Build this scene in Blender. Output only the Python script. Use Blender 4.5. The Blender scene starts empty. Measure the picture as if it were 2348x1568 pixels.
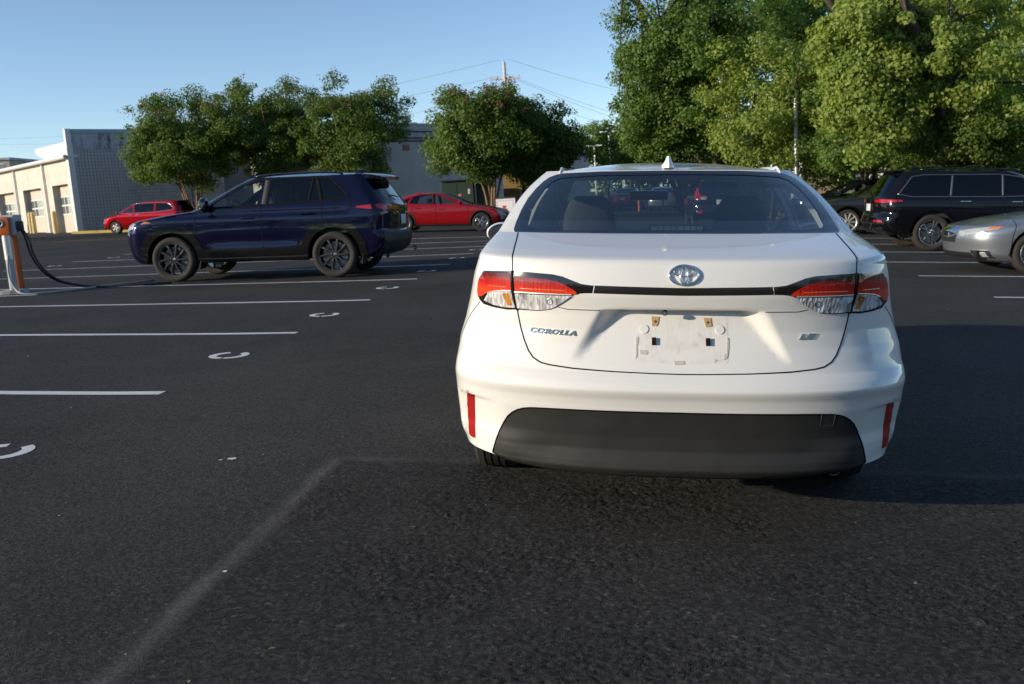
import bpy, bmesh, math, random
import numpy as np
from mathutils import Vector, Matrix
from mathutils.geometry import delaunay_2d_cdt

scene = bpy.context.scene
COL = scene.collection
R = math.radians

# ------------------------------------------------------------------ camera
CAM_H = 1.2253
_y, _p, _r = R(-6.796), R(8.936), 0.0635
_fw = np.array([math.sin(_y)*math.cos(_p), math.cos(_y)*math.cos(_p), -math.sin(_p)])
_r0 = np.array([math.cos(_y), -math.sin(_y), 0.0]); _u0 = np.cross(_r0, _fw)
_rt = _r0*math.cos(_r) - _u0*math.sin(_r); _up = _u0*math.cos(_r) + _r0*math.sin(_r)
cam_data = bpy.data.cameras.new('camera')
cam = bpy.data.objects.new('camera', cam_data); COL.objects.link(cam)
cam.matrix_world = Matrix(((_rt[0], _up[0], -_fw[0], 0), (_rt[1], _up[1], -_fw[1], 0), (_rt[2], _up[2], -_fw[2], CAM_H), (0, 0, 0, 1)))
cam_data.sensor_width = 36.0
cam_data.lens = 36.0*2113.8/2347.0
cam_data.clip_start = 0.05
cam_data.clip_end = 5000
cam_data.dof.use_dof = True
cam_data.dof.focus_distance = 3.9
cam_data.dof.aperture_fstop = 7.0
scene.camera = cam
scene.render.resolution_x = 1024
scene.render.resolution_y = 684

# ------------------------------------------------------------------ sky, sun, exposure
SUN_A, SUN_E = R(27), R(15.0)          # sun behind the camera's left shoulder, low
sun_dir = Vector((-math.cos(SUN_A)*math.cos(SUN_E), -math.sin(SUN_A)*math.cos(SUN_E), math.sin(SUN_E)))
world = bpy.data.worlds.new('World'); scene.world = world; world.use_nodes = True
wn = world.node_tree; wn.nodes.clear()
sky = wn.nodes.new('ShaderNodeTexSky'); sky.sky_type = 'NISHITA'; sky.sun_disc = False
sky.sun_elevation = SUN_E
sky.sun_rotation = math.atan2(sun_dir.x, sun_dir.y)
sky.altitude = 300; sky.air_density = 0.75; sky.dust_density = 0.15; sky.ozone_density = 1.7
bg = wn.nodes.new('ShaderNodeBackground'); bg.inputs['Strength'].default_value = 0.138
wo = wn.nodes.new('ShaderNodeOutputWorld')
wn.links.new(sky.outputs[0], bg.inputs[0]); wn.links.new(bg.outputs[0], wo.inputs[0])
sl = bpy.data.lights.new('sun', 'SUN'); sl.energy = 3.9; sl.angle = R(0.55); sl.color = (1.0, 0.86, 0.66)
so = bpy.data.objects.new('sun', sl); COL.objects.link(so)
so.rotation_euler = sun_dir.to_track_quat('Z', 'Y').to_euler()
so.location = (-30, -20, 30)
scene.view_settings.view_transform = 'Standard'
scene.view_settings.look = 'None'
scene.view_settings.gamma = 1.0
scene.view_settings.use_curve_mapping = False
scene.view_settings.exposure = 0.42

# ------------------------------------------------------------------ small helpers
def softp(t, w): return 0.5*(t + np.sqrt(t*t + w*w))

def gz(X, Y):
    """height of the lot: falls to the right across the aisle, climbs gently to the left"""
    X = np.asarray(X, float); Y = np.asarray(Y, float)
    r = softp(-3.2 - X, .6)
    r = r - softp(r - 60, 4)*.9
    c = np.interp(Y, [0, 6, 9, 11.75, 14.7, 17.65, 20.75, 30, 45, 60, 150], [.05, .049, .041, .033, .028, .022, .019, .02, .0235, .0235, .012])
    gl = c*r + .045*np.exp(-((Y-32)/4)**2)*4*(1-np.exp(-r/4))
    t = softp(X + 1.78, .5); t = t - softp(X - 13, 2.)*.8; t = t - softp(t - 25, 4)*.95
    return gl - .062*t*np.interp(Y, [0, 28, 60, 200], [1, 1, .5, .2])

def g1(x, y): return float(gz(x, y))

def tag(o, label=None, cat=None, group=None, kind=None):
    if label: o['label'] = label
    if cat: o['category'] = cat
    if group: o['group'] = group
    if kind: o['kind'] = kind
    return o

def empty(name, loc=(0, 0, 0), rz=0.0, label=None, cat=None, group=None):
    o = bpy.data.objects.new(name, None); COL.objects.link(o)
    o.location = loc; o.rotation_euler = (0, 0, rz); o.empty_display_size = .2
    return tag(o, label, cat, group)

def link(name, me, mat=None, parent=None):
    o = bpy.data.objects.new(name, me); COL.objects.link(o)
    if mat is not None and not me.materials:
        me.materials.append(mat)
    if parent is not None: o.parent = parent
    return o

def mesh(name, V, F, mat=None, parent=None, smooth=False, N=None):
    me = bpy.data.meshes.new(name)
    V = np.asarray(V, float)
    me.from_pydata([tuple(v) for v in V], [], [tuple(int(i) for i in f) for f in F])
    if smooth or N is not None:
        me.polygons.foreach_set('use_smooth', [True]*len(me.polygons))
    if N is not None:
        me.normals_split_custom_set_from_vertices([tuple(n) for n in N])
    me.update()
    return link(name, me, mat, parent)

class MB:
    """collects shapes into one mesh"""
    def __init__(s): s.V = []; s.F = []
    def add(s, V, F):
        b = len(s.V); s.V += [tuple(v) for v in V]; s.F += [tuple(i+b for i in f) for f in F]; return s
    def box(s, c, d, rz=0.0, taper=None, rx=0.0):
        x, y, z = d[0]/2, d[1]/2, d[2]/2
        P = []
        for sz in (-1, 1):
            k = 1 if (taper is None or sz < 0) else taper
            for a, b in ((-1, -1), (1, -1), (1, 1), (-1, 1)):
                P.append(Vector((a*x*k, b*y*k, sz*z)))
        M = Matrix.Rotation(rz, 3, 'Z') @ Matrix.Rotation(rx, 3, 'X')
        P = [M @ p + Vector(c) for p in P]
        return s.add(P, [(0, 3, 2, 1), (4, 5, 6, 7), (0, 1, 5, 4), (1, 2, 6, 5), (2, 3, 7, 6), (3, 0, 4, 7)])
    def bbox(s, c, d, b=.01, rz=0.0):
        """box with bevelled edges"""
        bm = bmesh.new(); bmesh.ops.create_cube(bm, size=1)
        bmesh.ops.scale(bm, vec=d, verts=bm.verts)
        bmesh.ops.bevel(bm, geom=bm.edges[:], offset=min(b, min(d)*.45), segments=2, profile=.6, affect='EDGES')
        M = Matrix.Translation(Vector(c)) @ Matrix.Rotation(rz, 4, 'Z')
        bm.verts.index_update()
        s.add([M @ v.co for v in bm.verts], [[v.index for v in f.verts] for f in bm.faces]); bm.free(); return s
    def tube(s, pts, rad, n=8, caps=True, closed=False):
        pts = [Vector(p) for p in pts]; m = len(pts)
        rr = rad if hasattr(rad, '__len__') else [rad]*m
        V = []; F = []; ref = None
        for i, p in enumerate(pts):
            if closed: t = pts[(i+1) % m] - pts[i-1]
            else: t = pts[min(i+1, m-1)] - pts[max(i-1, 0)]
            t.normalize()
            if ref is None:
                ref = Vector((0, 0, 1)) if abs(t.z) < .9 else Vector((1, 0, 0))
                ref = (ref - t*ref.dot(t)).normalized()
            else:
                ref = ref - t*ref.dot(t)
                ref = ref.normalized() if ref.length > 1e-6 else t.orthogonal().normalized()
            b = t.cross(ref)
            for k in range(n):
                a = 2*math.pi*k/n
                V.append(p + (ref*math.cos(a) + b*math.sin(a))*rr[i])
        for i in range(m if closed else m-1):
            for k in range(n):
                j = (i+1) % m
                F.append((i*n+k, i*n+(k+1) % n, j*n+(k+1) % n, j*n+k))
        if caps and not closed:
            F.append(tuple(range(n))[::-1]); F.append(tuple((m-1)*n+k for k in range(n)))
        return s.add(V, F)
    def cyl(s, a, b, r, n=12, r2=None): return s.tube([a, b], [r, r if r2 is None else r2], n)
    def lathe(s, prof, n=32, axis='X', c=(0, 0, 0), cap=False):
        """prof: (axial, radius) pairs revolved about an axis"""
        V = []; F = []
        for a, r in prof:
            for k in range(n):
                t = 2*math.pi*k/n; u, w = r*math.cos(t), r*math.sin(t)
                V.append({'X': (c[0]+a, c[1]+u, c[2]+w), 'Y': (c[0]+u, c[1]+a, c[2]+w), 'Z': (c[0]+u, c[1]+w, c[2]+a)}[axis])
        for i in range(len(prof)-1):
            for k in range(n):
                F.append((i*n+k, i*n+(k+1) % n, (i+1)*n+(k+1) % n, (i+1)*n+k))
        if cap:
            F.append(tuple(range(n))[::-1]); F.append(tuple((len(prof)-1)*n+k for k in range(n)))
        return s.add(V, F)
    def prism(s, poly, h, origin, ux, uy, un):
        """extrude a 2D polygon by h along un"""
        o = Vector(origin); ux = Vector(ux); uy = Vector(uy); un = Vector(un); n = len(poly)
        V = [o+ux*p[0]+uy*p[1] for p in poly] + [o+ux*p[0]+uy*p[1]+un*h for p in poly]
        F = [tuple(range(n))[::-1], tuple(range(n, 2*n))] + [(i, (i+1) % n, n+(i+1) % n, n+i) for i in range(n)]
        return s.add(V, F)
    def build(s, name, mat, parent=None, smooth=False, recalc=True):
        me = bpy.data.meshes.new(name); me.from_pydata(s.V, [], s.F)
        if recalc:
            bm = bmesh.new(); bm.from_mesh(me); bmesh.ops.recalc_face_normals(bm, faces=bm.faces); bm.to_mesh(me); bm.free()
        if smooth:
            me.polygons.foreach_set('use_smooth', [True]*len(me.polygons))
            if smooth != 'all':
                me.set_sharp_from_angle(angle=R(38))
        me.update()
        return link(name, me, mat, parent)

def bez(pts, n=24):
    """Catmull-Rom through points"""
    P = [Vector(p) for p in pts]; P = [P[0]*2-P[1]] + P + [P[-1]*2-P[-2]]; out = []
    for i in range(1, len(P)-2):
        for k in range(n):
            t = k/n
            out.append(.5*((2*P[i]) + (P[i+1]-P[i-1])*t + (2*P[i-1]-5*P[i]+4*P[i+1]-P[i+2])*t*t + (3*P[i]-P[i-1]-3*P[i+1]+P[i+2])*t**3))
    out.append(P[-2]); return out

def pchip(x, y):
    x = np.array(x, float); y = np.array(y, float); h = np.diff(x); d = np.diff(y)/h
    m = np.zeros_like(y)
    for i in range(1, len(x)-1):
        if d[i-1]*d[i] > 0:
            w1 = 2*h[i]+h[i-1]; w2 = h[i]+2*h[i-1]; m[i] = (w1+w2)/(w1/d[i-1]+w2/d[i])
    m[0] = d[0]; m[-1] = d[-1]
    def f(t):
        t = np.clip(np.asarray(t, float), x[0], x[-1]); i = np.clip(np.searchsorted(x, t)-1, 0, len(h)-1)
        s = (t-x[i])/h[i]
        return (2*s**3-3*s**2+1)*y[i] + (s**3-2*s**2+s)*h[i]*m[i] + (-2*s**3+3*s**2)*y[i+1] + (s**3-s**2)*h[i]*m[i+1]
    return f

def sstep(a, b, t):
    s = np.clip((np.asarray(t, float)-a)/(b-a), 0, 1); return s*s*(3-2*s)

# ------------------------------------------------------------------ materials
MATS = {}
class NT:
    def __init__(s, name):
        s.m = bpy.data.materials.new(name); s.m.use_nodes = True; s.t = s.m.node_tree; s.t.nodes.clear()
        s.out = s.t.nodes.new('ShaderNodeOutputMaterial'); MATS[name] = s.m
    def n(s, typ, ins=None, **kw):
        nd = s.t.nodes.new('ShaderNode'+typ)
        for k, v in kw.items(): setattr(nd, k, v)
        for k, v in (ins or {}).items():
            if isinstance(v, tuple) and len(v) == 2 and hasattr(v[0], 'outputs'):
                s.t.links.new(v[0].outputs[v[1]], nd.inputs[k])
            elif hasattr(v, 'outputs'):
                s.t.links.new(v.outputs[0], nd.inputs[k])
            else: nd.inputs[k].default_value = v
        return nd
    def ramp(s, fac, stops, mode='LINEAR'):
        nd = s.n('ValToRGB', {'Fac': fac}); cr = nd.color_ramp; cr.interpolation = mode
        while len(cr.elements) < len(stops): cr.elements.new(.5)
        for e, (p, c) in zip(cr.elements, stops):
            e.position = p; e.color = (c, c, c, 1) if not hasattr(c, '__len__') else (*c, 1)
        return nd
    def math(s, op, a, b=0.0, clamp=False):
        nd = s.n('Math', {0: a, 1: b}, operation=op); nd.use_clamp = clamp; return nd
    def mix(s, fac, a, b, typ='MIX'):
        nd = s.t.nodes.new('ShaderNodeMix'); nd.data_type = 'RGBA'; nd.blend_type = typ
        for idx, v in ((0, fac), (6, a), (7, b)):
            if isinstance(v, tuple) and len(v) == 2 and hasattr(v[0], 'outputs'): s.t.links.new(v[0].outputs[v[1]], nd.inputs[idx])
            elif hasattr(v, 'outputs'): s.t.links.new(v.outputs[2] if v.bl_idname == 'ShaderNodeMix' else v.outputs[0], nd.inputs[idx])
            else: nd.inputs[idx].default_value = (*v, 1) if (hasattr(v, '__len__') and len(v) == 3) else v
        return nd
    def done(s, sh, vol=None):
        s.t.links.new(sh.outputs[0], s.out.inputs[0]); return s.m

def col(v):
    if hasattr(v, 'outputs'): return (v, 2) if v.bl_idname == 'ShaderNodeMix' else (v, 0)
    return (*v, 1.0) if len(v) == 3 else v

def plain(name, base, rough=.5, metal=0.0, coat=0.0, spec=.5, var=0.0, scale=8.0, bump=0.0, bscale=60.0, coatr=.03, emit=None):
    t = NT(name)
    c = col(base); ins = {}
    if var or bump:
        tc = t.n('TexCoord')
    if var:
        nz = t.n('TexNoise', {'Vector': (tc, 3), 'Scale': scale, 'Detail': 6.0, 'Roughness': .6})
        k = t.ramp(nz, [(.3, 1-var), (.7, 1+var)])
        k.color_ramp.elements[1].color = (1, 1, 1, 1)
        c = col(t.mix(1.0, base, k, 'MULTIPLY'))
    ins = {'Base Color': c, 'Roughness': rough, 'Metallic': metal, 'Coat Weight': coat, 'Coat Roughness': coatr, 'Specular IOR Level': spec}
    if bump:
        nb = t.n('TexNoise', {'Vector': (tc, 3), 'Scale': bscale, 'Detail': 4.0})
        b = t.n('Bump', {'Height': nb, 'Strength': bump, 'Distance': .01}); ins['Normal'] = b
    p = t.n('BsdfPrincipled', ins)
    return t.done(p)

def glass(name, tint, refl=1.0, rough=0.0):
    t = NT(name)
    lw = t.n('LayerWeight', {'Blend': .5})
    f5 = t.math('ADD', t.math('MULTIPLY', t.math('POWER', (lw, 1), 5.0), .94), .05)
    f = t.math('MULTIPLY', f5, refl, True)
    tr = t.n('BsdfTransparent', {'Color': (*tint, 1)})
    gl = t.n('BsdfGlossy', {'Color': (1, 1, 1, 1), 'Roughness': rough})
    mx = t.n('MixShader', {0: f, 1: tr, 2: gl})
    return t.done(mx)

def paint(name, base, metal=0.0, rough=.3, flake=0.0, dust=.12):
    t = NT(name)
    tc = t.n('TexCoord')
    nz = t.n('TexNoise', {'Vector': (tc, 3), 'Scale': 2.5, 'Detail': 7.0, 'Roughness': .65})
    r = t.ramp(nz, [(.35, .02), (.75, .02+dust)])
    c = col(base)
    if flake:
        v = t.n('TexVoronoi', {'Vector': (tc, 3), 'Scale': 900.0})
        k = t.ramp((v, 0), [(.2, 1.0), (.8, 1.0+flake)])
        c = col(t.mix(1.0, base, t.mix(.5, (v, 1), (1, 1, 1)), 'MULTIPLY')) if False else c
    p = t.n('BsdfPrincipled', {'Base Color': c, 'Metallic': metal, 'Roughness': rough, 'Coat Weight': 1.0, 'Coat Roughness': (r, 0), 'Coat IOR': 1.5, 'Specular IOR Level': 0.0 if max(base) < .3 else .3})
    return t.done(p)

M_WHITE = paint('white_paint', (.77, .765, .735), rough=.5, dust=.10)
M_NAVY = paint('navy_paint', (.0045, .005, .027), metal=.3, rough=.32)
M_RED = paint('red_paint', (.36, .004, .008), metal=.3, rough=.35)
M_RED2 = paint('ruby_paint', (.27, .004, .009), metal=.3, rough=.35)
M_BLACKP = paint('black_paint', (.004, .004, .006), rough=.3)
M_DKGREY = paint('dark_grey_paint', (.030, .035, .044), metal=.4, rough=.35)
M_DKBLUE = paint('midnight_paint', (.006, .008, .016), metal=.3, rough=.35)
M_SILVER = paint('silver_paint', (.36, .39, .43), metal=.75, rough=.33)
M_PLASTIC = plain('black_plastic', (.020, .020, .021), rough=.55, var=.25, scale=14, bump=.08, bscale=900)
M_GLOSSBLK = plain('gloss_black', (.006, .006, .006), rough=.08, coat=1.0)
M_GAP = plain('shadow_gap', (.010, .010, .010), rough=.9, spec=.1)
M_RUBBER = plain('tyre_rubber', (.034, .030, .026), rough=.85, var=.3, scale=12, bump=.15, bscale=140)
M_CHROME = plain('chrome', (.78, .79, .80), rough=.07, metal=1.0)
M_ALLOY = plain('alloy', (.55, .55, .56), rough=.28, metal=1.0)
M_ALLOYW = plain('pale_alloy', (.70, .69, .66), rough=.35, metal=.6)
M_UNDER = plain('underbody', (.012, .012, .012), rough=.9, spec=.2)
M_CABIN = plain('cabin_dark', (.028, .029, .031), rough=.8, var=.2)
M_SEATG = plain('seat_grey', (.055, .06, .06), rough=.85, var=.2, scale=20)
M_CABTAN = plain('cabin_light', (.30, .29, .26), rough=.8)
M_GLASS = glass('window_glass', (.74, .80, .80), 1.15)
M_GLASSR = glass('rear_glass', (.56, .64, .66), 2.3)
M_GLASSD = glass('privacy_glass', (.045, .055, .065), 1.1)
M_GLASSC = glass('clear_glass', (.80, .86, .83), 1.1)
M_FRIT = plain('glass_edge_black', (.006, .008, .012), rough=.06, coat=1.0)
# ------------------------------------------------------------------ curved panels cut from a shared surface
def pip(poly, P):
    poly = np.asarray(poly, float); x, y = P[:, 0], P[:, 1]; ins = np.zeros(len(P), bool)
    a = poly; b = np.roll(poly, -1, 0)
    for (x1, y1), (x2, y2) in zip(a, b):
        if y1 == y2: continue
        c = ((y1 > y) != (y2 > y)) & (x < (x2-x1)*(y-y1)/(y2-y1)+x1)
        ins ^= c
    return ins

def dseg(P, poly, closed=True):
    poly = np.asarray(poly, float); d = np.full(len(P), 1e9)
    n = len(poly)
    for i in range(n if closed else n-1):
        a = poly[i]; b = poly[(i+1) % n]; ab = b-a; L = (ab**2).sum()
        if L < 1e-14: continue
        t = np.clip(((P-a)@ab)/L, 0, 1)
        d = np.minimum(d, np.hypot(*(P-(a+t[:, None]*ab)).T))
    return d

def resamp(pts, d, closed=True):
    P = [np.array(p, float) for p in pts]
    if closed: P = P+[P[0]]
    out = []
    for a, b in zip(P[:-1], P[1:]):
        k = max(1, int(math.ceil(np.hypot(*(b-a))/d)))
        for i in range(k): out.append(a+(b-a)*i/k)
    if not closed: out.append(P[-1])
    return out

def rounded(pts, r, n=5):
    """round the corners of a closed 2D polygon"""
    P = [np.array(p, float) for p in pts]; m = len(P); out = []
    rr = r if hasattr(r, '__len__') else [r]*m
    for i in range(m):
        a, b, c = P[i-1], P[i], P[(i+1) % m]; u = a-b; v = c-b
        lu, lv = np.hypot(*u), np.hypot(*v); q = min(rr[i], lu*.45, lv*.45)
        if q < 1e-5: out.append(b); continue
        p0 = b+u/lu*q; p1 = b+v/lv*q
        for k in range(n+1):
            t = k/n; out.append((1-t)**2*p0+2*t*(1-t)*b+t*t*p1)
    return out

class Reg:
    def __init__(s, name, poly, mat, off=0.0, skirt=.014, pillow=0.0, seg=None, **kw):
        s.name = name; s.poly = poly; s.mat = mat; s.off = off; s.skirt = skirt; s.pillow = pillow; s.seg = seg; s.kw = kw

def cut_panels(S, regs, du, lines=(), dv=None, want=None):
    """regs[0] is the whole domain; later regions override. Returns {index: (V, F, N)}"""
    dv = dv or du
    pts = []; edges = []; polys = []
    for rg in regs:
        P = resamp(rg.poly, rg.seg or du); polys.append(np.array(P)); b = len(pts)
        pts += P; edges += [(b+i, b+(i+1) % len(P)) for i in range(len(P))]
    segs = [(np.array(p), True) for p in polys]
    for ln in lines:
        P = resamp(ln, du, False); b = len(pts); pts += P
        edges += [(b+i, b+i+1) for i in range(len(P)-1)]; segs.append((np.array(P), False))
    dom = polys[0]; lo = dom.min(0); hi = dom.max(0)
    gx = np.arange(lo[0]+du*.5, hi[0], du); gy = np.arange(lo[1]+dv*.5, hi[1], dv)
    G = np.array([(x+(.5*du if j % 2 else 0), y) for j, y in enumerate(gy) for x in gx])
    if len(G):
        G = G[pip(dom, G)]
        keep = np.ones(len(G), bool)
        for p, cl in segs:
            l2 = p.min(0)-du; h2 = p.max(0)+du
            near = keep & (G[:, 0] > l2[0]) & (G[:, 0] < h2[0]) & (G[:, 1] > l2[1]) & (G[:, 1] < h2[1])
            idx = np.nonzero(near)[0]
            if len(idx): keep[idx[dseg(G[idx], p, cl) < du*.45]] = False
        G = G[keep]; pts += [g for g in G]
    vs, es, fs, *_ = delaunay_2d_cdt([Vector((float(p[0]), float(p[1]))) for p in pts], edges, [], 0, 1e-6)
    UV = np.array([(v.x, v.y) for v in vs]); T = np.array([tuple(f) for f in fs if len(f) == 3], int)
    cen = UV[T].mean(1)
    own = np.full(len(T), -1)
    for i, p in enumerate(polys):
        ins = pip(p, cen)
        if i == 0: own[ins] = 0
        else: own[ins & (own >= 0)] = i
    P3 = S(UV); e = 1e-3
    du3 = (S(UV+[e, 0])-S(UV-[e, 0])); dv3 = (S(UV+[0, e])-S(UV-[0, e]))
    N = np.cross(du3, dv3); N /= np.maximum(np.linalg.norm(N, axis=1), 1e-12)[:, None]
    c0 = P3.mean(0)
    ctr = np.array(getattr(S, 'center', (0, 0, 0)))
    sg = np.sign(((P3-ctr)*N).sum()); N = N*sg
    res = {}
    for i, rg in enumerate(regs):
        if want is not None and not want(rg): continue
        t = T[own == i]
        if not len(t): continue
        ids, inv = np.unique(t, return_inverse=True); t = inv.reshape(-1, 3)
        V = P3[ids].copy(); n = N[ids]; off = np.full(len(ids), rg.off)
        if rg.pillow:
            d = dseg(UV[ids], polys[i]); off = rg.off - rg.pillow*(1-np.clip(d/rg.pillow/1.6, 0, 1))**2
        V += n*off[:, None]
        fn = np.cross(V[t[:, 1]]-V[t[:, 0]], V[t[:, 2]]-V[t[:, 0]])
        fl = (fn*n[t].sum(1)).sum(1) < 0; t[fl] = t[fl][:, ::-1]
        if rg.skirt:
            cnt = {}
            for f in t:
                for a, b in ((f[0], f[1]), (f[1], f[2]), (f[2], f[0])):
                    k = (min(a, b), max(a, b)); cnt[k] = None if k in cnt else (a, b)
            be = [v for v in cnt.values() if v is not None]
            if be:
                be = np.array(be); a, b = be[:, 0], be[:, 1]
                ed = V[b]-V[a]; ed /= np.maximum(np.linalg.norm(ed, axis=1), 1e-9)[:, None]
                o = np.cross(ed, n[a]); m = len(V); k = len(be)
                V = np.vstack([V, V[a], V[b], V[b]-n[b]*rg.skirt, V[a]-n[a]*rg.skirt])
                n = np.vstack([n, o, o, o, o])
                q = np.arange(k)
                t = [tuple(f) for f in t] + [(m+j, m+3*k+j, m+2*k+j, m+k+j) for j in q]
        res[i] = (V, [tuple(int(x) for x in f) for f in t], n)
    return res

def ribbon(S, pts, width, off, closed=False, d=.02):
    """thin strip lying along a line on the surface, slightly proud"""
    P = np.array(resamp(pts, d, closed)); m = len(P)
    if closed: tg = np.roll(P, -1, 0)-np.roll(P, 1, 0)
    else: tg = np.gradient(P, axis=0)
    P3 = S(P); e = 1e-3
    N = np.cross(S(P+[e, 0])-S(P-[e, 0]), S(P+[0, e])-S(P-[0, e])); N /= np.maximum(np.linalg.norm(N, axis=1), 1e-12)[:, None]
    sg = np.sign(((P3-np.array(S.center))*N).sum()); N *= sg if sg else 1
    t3 = (np.roll(P3, -1, 0)-np.roll(P3, 1, 0)) if closed else np.gradient(P3, axis=0)
    t3 /= np.maximum(np.linalg.norm(t3, axis=1), 1e-9)[:, None]
    s3 = np.cross(N, t3)
    w = width/2
    V = np.vstack([P3+s3*w+N*off, P3-s3*w+N*off, P3+s3*(w+off)-N*.004, P3-s3*(w+off)-N*.004])
    F = []
    for i in range(m if closed else m-1):
        j = (i+1) % m
        F += [(i, j, m+j, m+i), (2*m+i, 2*m+j, j, i), (m+i, m+j, 3*m+j, 3*m+i)]
    return V, F

def mirror(V): V = np.array(V); V[:, 0] *= -1; return V
def flipF(F): return [tuple(reversed(f)) for f in F]

class Car:
    """a body described by horizontal slices: half width by height, and centre-line profiles of tail and nose"""
    def __init__(s, root, W, rear, front, Cr=.5, Cf=.6, nr=2.5, nf=2.3, dome=.07, domel=.4, D=None, smooth=.012, fj=84, front_D=None):
        s.root = root
        s.W = pchip(*zip(*W)); s.Wraw = W
        s.nr, s.nf = nr, nf
        s.Cr = (lambda z: np.full_like(np.asarray(z, float), Cr)) if not callable(Cr) else Cr
        s.Cf = (lambda z: np.full_like(np.asarray(z, float), Cf)) if not callable(Cf) else Cf
        s.rv, s.ry, s.rz = s.prof(rear, smooth); s.fv, s.fy, s.fz = s.prof(front, smooth)
        s.ztop = min(s.rz[-1], s.fz[-1]); s.dome = dome; s.domel = domel; s.D = D; s.fD = front_D
        s.K = 1.05; s.fj = R(fj)
        s.acc = {}
        ymid = (s.ry.min()+s.fy.max())/2; s.ymid = ymid
        for nm in ('S_rear', 'S_front', 'S_side', 'S_roof'):
            pass
        c = (0, ymid, s.ztop*.45)
        s.rear = s.wrap(s.S_rear, c); s.front = s.wrap(s.S_front, c); s.side = s.wrap(s.S_side, (0, ymid, .5)); s.roof = s.wrap(s.S_roof, (0, ymid, 0))
    @staticmethod
    def wrap(f, c):
        def g(P): return f(np.asarray(P, float))
        g.center = c; return g
    @staticmethod
    def prof(pts, sm):
        P = np.array(pts, float); d = np.r_[0, np.cumsum(np.hypot(*np.diff(P, axis=0).T))]
        v = np.arange(0, d[-1], .002); v = np.r_[v, d[-1]]
        y = np.interp(v, d, P[:, 0]); z = np.interp(v, d, P[:, 1])
        k = max(1, int(sm/.002)); ker = np.hanning(2*k+3); ker /= ker.sum()
        def f(a):
            n = len(ker)//2; lo = 2*a[0]-a[1:n+1][::-1]; hi = 2*a[-1]-a[-n-1:-1][::-1]
            return np.convolve(np.r_[lo, a, hi], ker, 'valid')
        y, z = f(y), f(z)
        z = np.maximum.accumulate(z+np.arange(len(z))*1e-9)
        return v, y, z
    def Rz(s, z): return np.interp(z, s.rz, s.ry)
    def Fz(s, z): return np.interp(z, s.fz, s.fy)
    def S_rear(s, P):
        a, v = P[:, 0], P[:, 1]; ph = np.clip(np.abs(a)/s.K, 0, math.pi/2-1e-4)
        z = np.interp(v, s.rv, s.rz); y = np.interp(v, s.rv, s.ry); w = s.W(z)
        x = np.sign(a)*w*np.sin(ph)**(2/s.nr); y = y+s.Cr(z)*(1-np.cos(ph)**(2/s.nr))
        if s.D: y = y+s.D(x, z)
        return np.stack([x, y, z], 1)
    def S_front(s, P):
        a, v = P[:, 0], P[:, 1]; ph = np.clip(np.abs(a)/s.K, 0, math.pi/2-1e-4)
        z = np.interp(v, s.fv, s.fz); y = np.interp(v, s.fv, s.fy); w = s.W(z)
        x = np.sign(a)*w*np.sin(ph)**(2/s.nf); y = y-s.Cf(z)*(1-np.cos(ph)**(2/s.nf))
        if s.fD: y = y-s.fD(x, z)
        return np.stack([x, y, z], 1)
    def T(s, u, n): u = np.clip(u, 0, 1); return (1-(1-u)**n)**(1/n)
    def xw(s, y, z):
        return s.W(z)*s.T((y-s.Rz(z))/s.Cr(z), s.nr)*s.T((s.Fz(z)-y)/s.Cf(z), s.nf)
    def S_side(s, P):
        y, z = P[:, 0], P[:, 1]; x = s.xw(y, z)
        if getattr(s, 'sD', None): x = x-s.sD(y, z)
        return np.stack([x, y, z], 1)
    def S_roof(s, P):
        x, y = P[:, 0], P[:, 1]; zt = np.full_like(x, s.ztop)
        u = np.clip(np.abs(x)/s.W(zt), 0, 1)
        yr = s.Rz(zt)+s.Cr(zt)*(1-(1-u**s.nr)**(1/s.nr)); yf = s.Fz(zt)-s.Cf(zt)*(1-(1-u**s.nf)**(1/s.nf))
        k = (1-u**2.2)*(1-np.exp(-np.clip(y-yr, 0, 9)/s.domel))*(1-np.exp(-np.clip(yf-y, 0, 9)/s.domel))
        return np.stack([x, y, s.ztop+s.dome*k], 1)
    # ---- conversions from real coordinates on the body
    def rx(s, x, z):
        w = float(s.W(z)); return math.copysign(s.K*math.asin(min(1, abs(x)/w)**(s.nr/2)), x), float(np.interp(z, s.rz, s.rv))
    def fx(s, x, z):
        w = float(s.W(z)); return math.copysign(s.K*math.asin(min(1, abs(x)/w)**(s.nf/2)), x), float(np.interp(z, s.fz, s.fv))
    def rp(s, pts, d=.03): return [s.rx(*p) for p in resamp(pts, d)]
    def fp(s, pts, d=.03): return [s.fx(*p) for p in resamp(pts, d)]
    def rl(s, pts, d=.03): return [s.rx(*p) for p in resamp(pts, d, False)]
    def fl(s, pts, d=.03): return [s.fx(*p) for p in resamp(pts, d, False)]
    # ---- assembling
    def add(s, key, V, F, N=None):
        s.acc.setdefault(key, []).append((np.asarray(V), F, N))
    def flush(s, key, name, mat, parent=None):
        V = []; F = []; N = []
        for v, f, n in s.acc.pop(key, []):
            b = sum(len(q) for q in V); V.append(v); N.append(n); F += [tuple(i+b for i in q) for q in f]
        if not V: return None
        if key+'~' in s.acc: s.flush(key+'~', name, mat, parent)
        return mesh(name, np.vstack(V), F, mat, parent or s.root, True, np.vstack(N) if all(n is not None for n in N) else None)
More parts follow.
